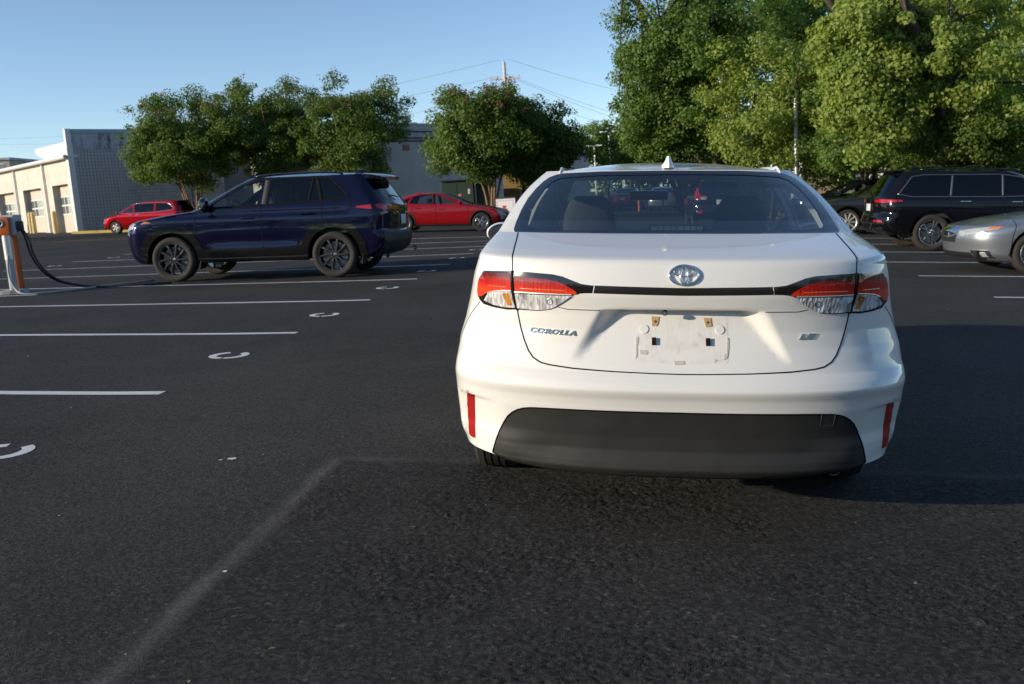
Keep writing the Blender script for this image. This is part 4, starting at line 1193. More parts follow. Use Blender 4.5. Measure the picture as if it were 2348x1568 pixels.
# --- navy compact SUV, nose to the left
def navy_suv():
    W = [(.26, .84), (.34, .890), (.5, .915), (.75, .925), (.95, .918), (1.08, .900), (1.16, .880), (1.3, .815), (1.5, .715), (1.62, .655)]
    rear = [(.40, .30), (.16, .33), (.05, .42), (.0, .55), (.01, .66), (.06, .72), (.055, .85), (.045, 1.0), (.07, 1.12), (.16, 1.25), (.27, 1.42), (.35, 1.54), (.40, 1.62)]
    front = [(4.28, .28), (4.47, .31), (4.56, .42), (4.60, .62), (4.60, .80), (4.55, .93), (4.42, 1.00), (3.95, 1.075), (3.50, 1.125), (3.36, 1.17), (3.02, 1.37), (2.72, 1.53), (2.50, 1.62)]
    gl = M_GLASS; gd = M_GLASSD
    poly = [(-.56, .27), (-.52, .55), (-.36, .82), (-.20, .86), (.20, .86), (.36, .82), (.52, .60), (.55, .27)]
    win_out = [(3.02, 1.165), (2.92, 1.25), (2.50, 1.51), (2.12, 1.588), (1.60, 1.602), (1.02, 1.578), (.70, 1.285), (1.13, 1.222), (2.1, 1.185)]
    c = build_car('compact_suv', 'dark navy SUV with black wheels parked at the charging post, nose to the left', dict(
        W=W, rear=rear, front=front, Cr=.34, Cf=.42, nr=2.9, nf=2.7, dome=.065, domel=.35, mat=M_NAVY, axles=(.98, 3.67), rad=.365, arch=.425, zb=.30, belt=1.16, track=1.60,
        clad=dict(mat=M_GLOSSBLK, rocker=.50, poly=poly), du=.04,
        windows=[([(2.98, 1.175), (2.90, 1.255), (2.50, 1.505), (2.14, 1.575), (2.21, 1.19)], M_GLASSC), ([(2.03, 1.195), (1.97, 1.585), (1.33, 1.59), (1.38, 1.225)], gd), ([(1.335, 1.228), (1.285, 1.59), (1.265, 1.59), (1.17, 1.235)], gd, .01), ([(1.12, 1.235), (1.22, 1.585), (1.02, 1.565), (.73, 1.29)], gd)],
        trims=[(win_out, .022, M_GAP, True), ([(2.08, 1.20), (2.05, 1.58)], .10, M_PLASTIC, False), ([(1.145, 1.23), (1.24, 1.585)], .045, M_GAP, False), ([(1.355, 1.225), (1.305, 1.59)], .03, M_GAP, False)],
        gaps=[[(3.24, 1.08), (3.24, .52)], [(2.14, 1.19), (2.14, .36)], [(1.13, 1.21), (1.13, .9), (1.24, .80)], [(3.2, .50), (1.5, .50)], rounded([(.93, 1.20), (.68, 1.20), (.68, 1.06), (.93, 1.06)], .03)+[(.93, 1.18)]],
        handles=[(2.36, .99), (1.38, 1.04)], mirror=(3.02, 1.22, .20, .25), mmat=M_GLOSSBLK, hmat=M_NAVY,
        rearregs=[('tailgate_glass', [(-.66, 1.20), (.66, 1.20), (.57, 1.53), (-.57, 1.53)], M_GLASSD, .003, False), ('tail_lamp', [(.20, 1.10), (.55, 1.115), (.80, 1.135), (.862, 1.13), (.868, 1.07), (.80, 1.04), (.2, 1.05)], M_TAILR, .012, True),
                  ('lower_bumper', [(-.86, .70), (.86, .70), (.86, .36), (-.86, .36)], M_PLASTIC, .006, False), ('tailgate_panel', [(-.62, 1.00), (.62, 1.00), (.66, .78), (-.66, .78)], M_GLOSSBLK, .004, False)],
        frontregs=[('headlamp', [(.42, .90), (.78, .97), (.895, .95), (.90, .88), (.80, .83), (.45, .84)], M_HEAD, .008, True), ('grille', [(-.70, .80), (.70, .80), (.76, .45), (-.76, .45)], M_PLASTIC, .002, False), ('windscreen', [(-.70, 1.21), (.70, 1.21), (.58, 1.57), (-.58, 1.57)], M_GLASSC, -.003, False), ('chin', [(-.7, .40), (.7, .40), (.7, .32), (-.7, .32)], M_GLOSSBLK, .005, False)],
        sideregs=[('tail_lamp', [(.30, 1.135), (.56, 1.115), (.60, 1.095), (.30, 1.055)], M_TAILR, .006), ('marker_lamp', [(4.18, .985), (4.06, .99), (3.98, .965), (4.2, .945)], M_ORANGE, .004)],
        wkey='navy', wheel=WH10, seats=(2.05, 1.1), cab=(.6, 3.3), steer=2.75,
        sD=lambda y, z: .026*np.exp(-((z-.63)/.085)**2)*sstep(1.35, 1.75, y)*(1-sstep(2.85, 3.2, y))+.012*sstep(1.00, 1.03, z)*(1-sstep(1.06, 1.14, z))*sstep(.6, .9, y)*(1-sstep(3.6, 4.0, y))))
    r = c.root
    # spoiler, rails, fin, plate, mudflaps, wiper, tow eye
    m = MB(); V = []; F = []
    for i, (y, z, hw, th) in enumerate([(.13, 1.575, .54, .02), (.18, 1.598, .58, .05), (.34, 1.632, .62, .07), (.58, 1.652, .60, .06)]):
        for x in np.linspace(-hw, hw, 9): V += [(x, y+.06*(x/hw)**2, z-.02*(x/hw)**2), (x, y+.06*(x/hw)**2, z-th-.02*(x/hw)**2)]
    n = 18
    for i in range(3):
        for k in range(8):
            a = i*n+2*k; F += [(a, a+2, a+n+2, a+n), (a+1, a+n+1, a+n+3, a+3)]
    for k in range(8): F.append((2*k, 2*k+1, 2*k+3, 2*k+2))
    for i in range(3): F += [(i*n, i*n+n, i*n+n+1, i*n+1), (i*n+16, i*n+17, i*n+n+17, i*n+n+16)]
    m.add(V, F).build('roof_spoiler', M_NAVY, r, True)
    for q in (1, -1):
        ys = np.linspace(.85, 2.32, 20); P = c.roof(np.stack([np.full(20, .575), ys], 1))
        MB().tube([(q*p[0], p[1], p[2]+.012+.028*math.sin(math.pi*min(1, max(0, i/19)))**.4) for i, p in enumerate(P)], .017, 8).build('roof_rail', M_GLOSSBLK, r, 'all')
        for ya in (.98, 3.67): MB().box((q*.80, ya-.46, .33), (.20, .012, .26), rx=.12).build('mud_flap', M_PLASTIC, r)
    box_part(r, 'aerial_fin', M_NAVY, ((0, .72, 1.685), (.05, .14, .07)), b=.022)
    box_part(r, 'number_plate', M_PLATE, ((0, .035, .88), (.31, .012, .155)), b=.003)
    MB().tube([(0, .10, 1.235), (-.15, .135, 1.26), (-.34, .16, 1.27)], .010, 6).build('rear_wiper', M_GAP, r)
    MB().tube([(.45, -.0, .40), (.45, -.06, .39), (.45, -.07, .36), (.45, -.02, .35)], .012, 6).build('tow_eye', M_GAP, r)
    place(r, -6.275, 16.25, R(180), 0.0)
    M = r.matrix_world.copy(); f = M.col[1].to_3d(); SC = 1.065; M = M @ Matrix.Scale(SC, 4); M.translation = Vector((-6.19, 16.2, (g1(-6.3, 15.35)+g1(-6.3, 17.05))/2))-f*2.325*SC; r.matrix_world = M
    return c

def stand(c, xm, ym, heading, ymid):
    """put the point ymid of the car's length over ground point (xm, ym)"""
    place(c.root, xm, ym, heading, 0.0)
    M = c.root.matrix_world.copy(); M.translation = M.translation-M.col[1].to_3d()*ymid; c.root.matrix_world = M

def red_sedan():
    W = [(.20, .82), (.30, .885), (.5, .915), (.7, .918), (.86, .900), (.95, .870), (1.05, .81), (1.2, .715), (1.345, .61)]
    rear = [(.42, .22), (.14, .26), (.03, .38), (.0, .55), (.03, .72), (.02, .86), (.05, .98), (.10, 1.03), (.30, 1.075), (.60, 1.16), (.95, 1.27), (1.25, 1.345)]
    front = [(4.45, .20), (4.62, .25), (4.70, .40), (4.71, .55), (4.66, .68), (4.52, .77), (4.0, .875), (3.6, .94), (3.45, .97), (3.0, 1.165), (2.62, 1.315), (2.5, 1.345)]
    c = build_car('sedan', 'bright red sedan facing right, parked side-on in front of the round tree', dict(
        W=W, rear=rear, front=front, Cr=.45, Cf=.6, dome=.075, domel=.5, mat=M_RED, axles=(1.02, 3.76), rad=.325, arch=.375, zb=.20, belt=.95, track=1.59, clad=dict(mat=M_PLASTIC, w=.045, rocker=.27),
        windows=[([(3.15, .985), (2.85, 1.14), (2.48, 1.285), (2.12, 1.31), (2.16, .965)], M_GLASSC), ([(2.05, .965), (2.02, 1.312), (1.62, 1.30), (1.33, 1.235), (1.22, 1.0)], M_GLASS), ([(1.27, 1.215), (1.0, 1.12), (.88, 1.05), (1.16, 1.02)], M_GLASSD, .01)],
        trims=[([(2.11, .965), (2.07, 1.31)], .07, M_GAP, False)], gaps=[[(2.16, .95), (2.16, .27)], [(3.28, .93), (3.3, .27)], [(1.35, 1.0), (1.30, .7)]], handles=[(2.35, .80), (1.5, .84)], mirror=(3.02, 1.02, .19, .12), mmat=M_RED,
        frontregs=[('windscreen', [(-.66, 1.0), (.66, 1.0), (.54, 1.31), (-.54, 1.31)], M_GLASSC, -.003, False), ('headlamp', [(.60, .60), (.76, .72), (.84, .74), (.86, .66), (.80, .40), (.72, .40)], M_HEAD, .004, True), ('grille', [(-.6, .5), (.6, .5), (.6, .3), (-.6, .3)], M_PLASTIC, .003, False)],
        rearregs=[('rear_window', [(-.60, 1.085), (.60, 1.085), (.52, 1.30), (-.52, 1.30)], M_GLASSD, .002, False), ('tail_lamp', [(.5, .92), (.80, .94), (.84, .86), (.5, .86)], M_TAILR, .008, True)],
        wkey='redsedan', wheel=dict(rim=.215, width=.215, spokes=10, style='pair', rimmat=M_ALLOY), seats=(1.95, 1.2), cab=(.9, 3.2), du=.055))
    box_part(c.root, 'aerial_fin', M_RED, ((0, 1.45, 1.385), (.045, .12, .06)), b=.02)
    stand(c, -6.05, 33.0, R(2), 2.39)

def red_minivan():
    W = [(.22, .86), (.34, .95), (.6, .985), (.9, .985), (1.05, .955), (1.2, .90), (1.45, .80), (1.66, .70)]
    rear = [(.35, .28), (.1, .32), (.02, .45), (.0, .6), (.05, .75), (.04, 1.0), (.10, 1.2), (.22, 1.45), (.35, 1.66)]
    front = [(4.85, .22), (5.05, .28), (5.16, .45), (5.17, .62), (5.08, .80), (4.9, .90), (4.5, 1.0), (4.3, 1.06), (3.8, 1.33), (3.3, 1.58), (3.0, 1.66)]
    c = build_car('minivan', 'dark red minivan facing left against the yellow kerb by the block wall', dict(
        W=W, rear=rear, front=front, Cr=.4, Cf=.65, dome=.08, mat=M_RED2, axles=(1.05, 4.11), rad=.345, arch=.40, zb=.22, belt=1.08, track=1.7,
        windows=[([(3.95, 1.12), (3.35, 1.48), (3.05, 1.56), (2.95, 1.12)], M_GLASSC), ([(2.87, 1.12), (2.95, 1.57), (1.75, 1.58), (1.70, 1.14)], M_GLASSD), ([(1.60, 1.15), (1.62, 1.575), (1.0, 1.55), (.55, 1.30), (.62, 1.22)], M_GLASSD)],
        trims=[([(4.0, 1.10), (3.33, 1.52), (2.9, 1.60), (1.5, 1.61), (.95, 1.58), (.48, 1.29), (.6, 1.19), (1.65, 1.11), (2.9, 1.09)], .016, M_CHROME, True)], gaps=[[(2.91, 1.1), (2.91, .3)], [(1.65, 1.1), (1.65, .5)], [(4.0, 1.0), (4.0, .4)]], handles=[(3.1, 1.0), (2.65, 1.0)], hmat=M_CHROME, mirror=(3.92, 1.14, .19, .15), mmat=M_CHROME,
        frontregs=[('windscreen', [(-.75, 1.10), (.75, 1.10), (.62, 1.60), (-.62, 1.60)], M_GLASSC, -.003, False), ('headlamp', [(.50, .80), (.80, .86), (.92, .84), (.93, .76), (.6, .70)], M_HEAD, .008, True), ('fog_lamp', [(.66, .46), (.80, .46), (.80, .36), (.66, .36)], M_HEAD, .008, True), ('grille', [(-.55, .6), (.55, .6), (.62, .35), (-.62, .35)], M_PLASTIC, .003, False)],
        rearregs=[('rear_window', [(-.72, 1.15), (.72, 1.15), (.62, 1.58), (-.62, 1.58)], M_GLASSD, .003, False), ('tail_lamp', [(.55, 1.08), (.88, 1.1), (.90, .9), (.7, .9)], M_TAILR, .008, True)],
        wkey='van', wheel=dict(rim=.225, width=.225, spokes=10, style='pair', rimmat=M_ALLOYW), seats=(2.9, 1.8), cab=(.5, 4.1), du=.07))
    box_part(c.root, 'rear_spoiler', M_GLOSSBLK, ((0, .26, 1.68), (1.2, .36, .04)), b=.015)
    f = R(173)
    stand(c, -25.35, 48.6, f, 2.6)

def black_suv():
    W = [(.26, .88), (.36, .95), (.6, .985), (.9, .985), (1.08, .965), (1.2, .92), (1.5, .80), (1.71, .70)]
    rear = [(.55, .34), (.22, .37), (.06, .46), (.0, .60), (.02, .72), (.07, .80), (.06, 1.0), (.07, 1.14), (.16, 1.28), (.28, 1.48), (.36, 1.62), (.42, 1.71)]
    front = [(4.95, .30), (5.10, .36), (5.18, .5), (5.2, .75), (5.17, .98), (5.05, 1.06), (4.5, 1.12), (4.05, 1.17), (3.9, 1.22), (3.5, 1.48), (3.15, 1.66), (2.95, 1.71)]
    win = [(3.55, 1.20), (3.05, 1.57), (2.6, 1.64), (1.0, 1.64), (.72, 1.60), (.42, 1.22), (.70, 1.17), (2.6, 1.165)]
    c = build_car('large_suv', 'large glossy black SUV with chrome window trim, its tail to the left', dict(
        W=W, rear=rear, front=front, Cr=.42, Cf=.5, nr=2.7, dome=.085, mat=M_BLACKP, axles=(1.15, 4.24), rad=.395, arch=.46, zb=.32, belt=1.16, track=1.68, clad=dict(mat=M_BLACKP, w=.05, rocker=.42),
        windows=[([(3.42, 1.22), (3.03, 1.53), (2.66, 1.605), (2.62, 1.19)], M_GLASSD), ([(2.52, 1.19), (2.55, 1.61), (1.62, 1.61), (1.55, 1.19)], M_GLASSD), ([(1.46, 1.19), (1.52, 1.61), (1.02, 1.61), (.76, 1.575), (.50, 1.235), (.72, 1.195)], M_GLASSD)],
        trims=[(win, .012, M_SATIN, True), ([(2.57, 1.19), (2.60, 1.62)], .022, M_SATIN, False), ([(1.50, 1.19), (1.57, 1.62)], .022, M_SATIN, False)],
        gaps=[[(2.57, 1.16), (2.57, .45)], [(1.5, 1.16), (1.5, .9), (1.62, .75)], [(3.65, 1.14), (3.65, .45)]], handles=[(2.85, 1.05), (1.8, 1.06)], hmat=M_CHROME, mirror=(3.42, 1.25, .2, .2),
        rearregs=[('rear_window', [(-.72, 1.22), (.72, 1.22), (.60, 1.62), (-.60, 1.62)], M_GLASSD, .003, False), ('tail_lamp', [(.36, 1.10), (.74, 1.115), (.955, 1.10), (.96, 1.055), (.74, 1.03), (.38, 1.05)], M_TAILR, .012, True), ('chrome_bar', [(-.88, .605), (.88, .605), (.88, .575), (-.88, .575)], M_CHROME, .012, False),
                  ('reflector', [(.52, .66), (.82, .66), (.84, .615), (.54, .615)], M_TAILR, .012, True), ('exhaust_trim', [(.52, .50), (.78, .50), (.74, .40), (.56, .40)], M_CHROME, .012, True)],
        frontregs=[('windscreen', [(-.74, 1.25), (.74, 1.25), (.62, 1.65), (-.62, 1.65)], M_GLASSC, -.003, False), ('headlamp', [(.5, .98), (.85, 1.0), (.92, .94), (.5, .9)], M_HEAD, .008, True), ('grille', [(-.6, .98), (.6, .98), (.6, .7), (-.6, .7)], M_PLASTIC, .003, False)],
        sideregs=[('tail_lamp', [(.28, 1.112), (.50, 1.10), (.50, 1.065), (.30, 1.055)], M_TAILR, .006)],
        wkey='bigsuv', wheel=dict(rim=.27, width=.265, spokes=10, style='pair', rimmat=M_ALLOY), seats=(2.5,), cab=(.6, 3.8), du=.05))
    r = c.root
    # clear strips of the lamps, spoiler, plate, rails and cross bars
    for q in (1, -1):
        ys = np.linspace(.95, 3.0, 20); P = c.roof(np.stack([np.full(20, .60), ys], 1))
        MB().tube([(q*p[0], p[1], p[2]+.02+.02*math.sin(math.pi*i/19)**.4) for i, p in enumerate(P)], .018, 8).build('roof_rail', M_GLOSSBLK, r, 'all')
    for y in (1.35, 2.25):
        MB().tube([(-.60, y, 1.795), (-.52, y, 1.835), (.52, y, 1.835), (.60, y, 1.795)], [.02, .018, .018, .02], 8).build('cross_bar', M_GLOSSBLK, r, 'all')
    box_part(r, 'roof_spoiler', M_BLACKP, ((0, .47, 1.722), (1.26, .28, .05)), b=.02)
    box_part(r, 'aerial_fin', M_BLACKP, ((0, 1.0, 1.80), (.06, .15, .08)), b=.025)
    box_part(r, 'number_plate', M_PLATE, ((0, .045, .93), (.31, .012, .155)), b=.003)
    MB().tube([(0, .09, 1.20), (-.2, .13, 1.25), (-.42, .15, 1.26)], .012, 6).build('rear_wiper', M_GAP, r)
    stand(c, 8.32, 21.95, R(0), 2.695)

def silver_sedan():
    W = [(.18, .84), (.3, .91), (.5, .935), (.7, .94), (.85, .925), (.96, .88), (1.1, .80), (1.25, .70), (1.38, .58)]
    rear = [(.4, .2), (.1, .26), (.0, .5), (.04, .75), (.06, .95), (.12, 1.05), (.5, 1.09), (.8, 1.17), (1.2, 1.30), (1.45, 1.38)]
    front = [(4.66, .17), (4.82, .20), (4.91, .28), (4.93, .40), (4.96, .52), (4.95, .66), (4.86, .74), (4.4, .85), (3.9, .925), (3.62, .965), (3.5, 1.0), (3.0, 1.20), (2.55, 1.345), (2.4, 1.38)]
    c = build_car('sedan', 'silver sedan cut off by the right edge of the picture, only its nose showing', dict(
        W=W, rear=rear, front=front, Cr=.5, Cf=.72, nf=2.25, dome=.07, mat=M_SILVER, axles=(1.15, 3.92), rad=.335, arch=.385, zb=.19, belt=.97, track=1.63,
        windows=[([(3.3, 1.0), (2.6, 1.28), (2.2, 1.335), (2.2, .985)], M_GLASSC), ([(2.12, .985), (2.12, 1.337), (1.5, 1.28), (1.2, 1.08), (1.5, 1.0)], M_GLASSD)],
        gaps=[[(3.42, .93), (3.4, .25)], [(2.16, .97), (2.16, .25)], [(4.22, .84), (4.28, .60), (4.30, .28)]], handles=[(2.4, .86)], mirror=(3.15, 1.05, .2, .13),
        frontregs=[('windscreen', [(-.68, 1.02), (.68, 1.02), (.52, 1.34), (-.52, 1.34)], M_GLASSC, -.003, False), ('headlamp', [(.40, .655), (.62, .70), (.80, .735), (.885, .745), (.875, .70), (.75, .64), (.48, .575), (.42, .60)], M_HEAD, .008, True),
                   ('marker_lamp', [(.80, .730), (.885, .742), (.882, .715), (.80, .695)], M_ORANGE, .010, True), ('grille_shield', [(-.38, .72), (.38, .72), (.34, .62), (.10, .56), (-.10, .56), (-.34, .62)], M_CHROME, .012, False), ('grille', [(-.36, .60), (-.12, .545), (.12, .545), (.36, .60), (.30, .47), (-.30, .47)], M_PLASTIC, .004, False),
                   ('lower_intake', [(-.62, .32), (.62, .32), (.60, .22), (-.60, .22)], M_PLASTIC, .004, False), ('fog_surround', [(.60, .36), (.82, .37), (.83, .25), (.66, .24)], M_CHROME, .008, True), ('fog_lamp', [(.70, .33), (.785, .33), (.79, .265), (.71, .265)], M_HEAD, .012, True)],
        rearregs=[('rear_window', [(-.62, 1.1), (.62, 1.1), (.50, 1.34), (-.50, 1.34)], M_GLASSD, .003, False), ('tail_lamp', [(.5, .95), (.82, .96), (.86, .82), (.5, .84)], M_TAILR, .008, True)],
        wkey='silver', wheel=dict(rim=.225, width=.235, spokes=10, style='pair', rimmat=M_ALLOY), seats=(2.2,), cab=(.9, 3.4), du=.05))
    V = []; P = [c.fx(x, .505) for x in np.linspace(-.3, .3, 9)]
    stand(c, 7.88, 16.22, R(180), 2.535)

def dark_crossover(name, label, mat, x, y, h, alloy, dz=0.0, wk='cross', sticker=True):
    W = [(.24, .86), (.36, .935), (.6, .965), (.85, .965), (1.0, .94), (1.1, .905), (1.3, .82), (1.5, .72), (1.60, .66)]
    rear = [(.4, .3), (.1, .35), (.0, .55), (.05, .8), (.06, 1.0), (.16, 1.2), (.35, 1.45), (.5, 1.60)]
    front = [(4.6, .28), (4.76, .34), (4.83, .5), (4.84, .72), (4.80, .90), (4.65, .985), (4.1, 1.06), (3.7, 1.10), (3.5, 1.16), (3.05, 1.39), (2.7, 1.54), (2.5, 1.60)]
    c = build_car(name, label, dict(
        W=W, rear=rear, front=front, Cr=.42, Cf=.5, dome=.075, mat=mat, axles=(1.0, 3.85), rad=.37, arch=.43, zb=.28, belt=1.08, track=1.65, clad=dict(mat=M_GLOSSBLK, w=.04, rocker=.36),
        windows=[([(3.3, 1.13), (2.85, 1.39), (2.45, 1.53), (2.3, 1.54), (2.3, 1.11)], M_GLASSC), ([(2.22, 1.11), (2.22, 1.54), (1.3, 1.53), (1.3, 1.13)], M_GLASSD), ([(1.22, 1.135), (1.22, 1.53), (.9, 1.48), (.62, 1.22)], M_GLASSD)],
        trims=[([(3.40, 1.10), (2.86, 1.42), (2.45, 1.56), (1.2, 1.56), (.85, 1.50), (.52, 1.2), (1.3, 1.10)], .022, M_CHROME, True)], gaps=[[(2.26, 1.08), (2.26, .4)], [(3.45, 1.07), (3.45, .4)]], handles=[(2.5, .98), (1.5, 1.0)], mirror=(3.22, 1.16, .2, .17),
        frontregs=[('windscreen', [(-.74, 1.16), (.74, 1.16), (.60, 1.55), (-.60, 1.55)], M_GLASSC, -.003, False), ('headlamp', [(.48, .86), (.84, .90), (.92, .87), (.92, .80), (.5, .80)], M_HEAD, .008, True), ('grille', [(-.5, .86), (.5, .86), (.42, .45), (-.42, .45)], M_PLASTIC, .003, False)],
        rearregs=[('rear_window', [(-.68, 1.15), (.68, 1.15), (.58, 1.52), (-.58, 1.52)], M_GLASSD, .003, False), ('tail_lamp', [(.4, 1.04), (.9, 1.05), (.9, .95), (.4, .97)], M_TAILR, .01, True)],
        wkey=wk, wheel=dict(rim=.272, width=.245, spokes=10, style='plain', rimmat=alloy), seats=(2.3,), cab=(.6, 3.4), du=.06))
    if sticker:
        P = c.front(np.array(c.fp(rounded([(.42, 1.43), (.56, 1.43), (.56, 1.35), (.42, 1.35)], .03), .03)))+np.array([0, .008, .006])
        mesh('windscreen_sticker', P, [tuple(range(len(P)))], plain('yellow_sticker', (.8, .42, .02), rough=.6) if 'yellow_sticker' not in MATS else MATS['yellow_sticker'], c.root)
    stand(c, x, y, h, 2.42)

def far_suv():
    W = [(.26, .84), (.4, .91), (.75, .925), (1.0, .91), (1.15, .87), (1.4, .76), (1.60, .66)]
    rear = [(.4, .3), (.1, .34), (.0, .55), (.05, .75), (.05, 1.0), (.12, 1.15), (.25, 1.4), (.38, 1.60)]
    front = [(4.3, .28), (4.55, .36), (4.6, .7), (4.5, .95), (3.9, 1.07), (3.4, 1.13), (3.0, 1.36), (2.6, 1.54), (2.45, 1.60)]
    c = build_car('compact_suv', 'dark SUV with red tail lamps ahead in the aisle, seen through the sedan windows', dict(
        W=W, rear=rear, front=front, Cr=.36, Cf=.5, dome=.08, mat=M_BLACKP, axles=(.95, 3.6), rad=.35, arch=.41, zb=.28, belt=1.1, track=1.58, clad=dict(mat=M_PLASTIC, w=.05, rocker=.4),
        windows=[([(3.0, 1.15), (2.5, 1.48), (2.1, 1.53), (2.1, 1.13)], M_GLASSC), ([(2.0, 1.13), (2.0, 1.53), (1.1, 1.52), (.8, 1.25), (1.0, 1.14)], M_GLASSD)],
        rearregs=[('rear_window', [(-.66, 1.18), (.66, 1.18), (.56, 1.52), (-.56, 1.52)], M_GLASSD, .003, False), ('tail_lamp', [(.42, 1.10), (.70, 1.12), (.76, 1.45), (.83, 1.3), (.88, 1.10), (.86, .98), (.70, .98)], M_TAILR, .012, True), ('reverse_lamp', [(.46, 1.06), (.68, 1.06), (.66, .98), (.52, .98)], M_HEAD, .012, True), ('reflector', [(.60, .60), (.78, .60), (.80, .52), (.62, .52)], M_TAILR, .012, True)],
        frontregs=[('windscreen', [(-.7, 1.17), (.7, 1.17), (.58, 1.55), (-.58, 1.55)], M_GLASSC, -.003, False)], wkey='farsuv', wheel=dict(rim=.23, width=.225, spokes=5, style='plain', rimmat=M_DKALLOY), cab=(.5, 3.2), du=.07))
    box_part(c.root, 'number_plate', M_PLATE, ((0, .03, .9), (.31, .012, .155)), b=.003)
    stand(c, 3.55, 33.2, R(90), 0.95)

def far_sedan(x, y, h, mat, label):
    W = [(.20, .82), (.4, .90), (.7, .905), (.88, .88), (1.0, .81), (1.2, .70), (1.36, .60)]
    rear = [(.4, .22), (.05, .3), (.0, .55), (.04, .9), (.1, 1.0), (.5, 1.04), (.8, 1.15), (1.3, 1.36)]
    front = [(4.4, .2), (4.6, .3), (4.66, .5), (4.6, .7), (4.4, .78), (3.6, .93), (3.4, 1.0), (2.6, 1.30), (2.4, 1.36)]
    c = build_car('sedan', label, dict(W=W, rear=rear, front=front, Cr=.45, Cf=.6, dome=.07, mat=mat, axles=(1.0, 3.7), rad=.32, arch=.37, zb=.2, belt=.95, track=1.56,
        windows=[([(3.1, 1.0), (2.4, 1.28), (2.1, 1.3), (2.1, .97)], M_GLASSC), ([(2.0, .97), (2.0, 1.3), (1.4, 1.25), (1.1, 1.02)], M_GLASSD)],
        rearregs=[('rear_window', [(-.6, 1.06), (.6, 1.06), (.52, 1.3), (-.52, 1.3)], M_GLASSD, .003, False), ('tail_lamp', [(.45, .92), (.82, .93), (.84, .8), (.45, .82)], M_TAILR, .01, True)],
        frontregs=[('windscreen', [(-.66, 1.02), (.66, 1.02), (.54, 1.32), (-.54, 1.32)], M_GLASSC, -.003, False), ('headlamp', [(.5, .70), (.8, .74), (.82, .64), (.5, .62)], M_HEAD, .008, True)],
        wkey='farsedan', wheel=dict(rim=.2, width=.205, spokes=5, style='plain', rimmat=M_ALLOY), cab=(.9, 3.3), du=.08))
    box_part(c.root, 'number_plate', M_PLATE, ((0, .02, .74), (.31, .012, .155)), b=.003)
    stand(c, x, y, h, 2.3)

white_sedan()
navy_suv()
red_sedan()
red_minivan()
black_suv()
silver_sedan()
dark_crossover('crossover', 'dark grey SUV with pale ten-spoke wheels, nose left, behind the black SUV', M_DKGREY, 8.25, 29.45, R(180), M_ALLOYW)
dark_crossover('crossover', 'midnight blue SUV farthest right, nose left, yellow sticker on its windscreen', M_DKBLUE, 8.6, 34.6, R(180), M_ALLOY, wk='cross2')
far_suv()
far_sedan(2.9, 57.5, R(88), M_SILVER, 'silver sedan far down the aisle, seen through the sedan windows')
far_sedan(.9, 60.5, R(80), M_RED, 'small red car far down the aisle beyond the orange posts')
# ------------------------------------------------------------------ surroundings
def cam_at(px, py, D):
    """world point seen at photo position (2347 wide) at distance D: used only to read off real places"""
    d = _fw+_rt*((px-1173.5)/2113.8)+_up*((784-py)/2113.8)
    return np.array([0, 0, CAM_H])+d*D

def leaf_mat(name, stops, trans=.48):
    t = NT(name); g = t.n('NewGeometry')
    tc = t.n('TexCoord'); nz = t.n('TexNoise', {'Vector': (tc, 3), 'Scale': .9, 'Detail': 2.0})
    f = t.math('ADD', t.math('MULTIPLY', (g, 'Random Per Island'), .65), t.math('MULTIPLY', nz, .55))
    c = t.ramp(f, stops)
    d = t.n('BsdfPrincipled', {'Base Color': (c, 0), 'Roughness': .55, 'Specular IOR Level': .35})
    tr = t.n('BsdfTranslucent', {'Color': col(t.mix(1.0, (c, 0), (1.5, 1.45, .6), 'MULTIPLY'))})
    return t.done(t.n('MixShader', {0: trans, 1: d, 2: tr}))
M_LEAF_CM = leaf_mat('myrtle_leaf', [(.15, (.036, .088, .020)), (.5, (.088, .168, .036)), (.85, (.165, .232, .052)), (1.0, (.24, .23, .08))])
M_LEAF_DK = leaf_mat('elm_leaf', [(.15, (.046, .105, .024)), (.55, (.110, .200, .042)), (.9, (.20, .285, .068))])
M_LEAF_MP = leaf_mat('plane_leaf', [(.15, (.10, .175, .034)), (.5, (.21, .30, .066)), (.9, (.36, .42, .12))])
M_LEAF_HG = leaf_mat('hedge_leaf', [(.15, (.042, .090, .018)), (.55, (.100, .165, .032)), (.9, (.17, .215, .05))])
M_BLOOM = leaf_mat('pink_bloom', [(.2, (.20, .07, .08)), (.8, (.34, .14, .15))])
M_BARK_CM = plain('myrtle_bark', (.26, .17, .10), rough=.85, var=.35, scale=6)
M_BARK = plain('bark', (.10, .08, .06), rough=.95, var=.4, scale=5, bump=.6, bscale=20)

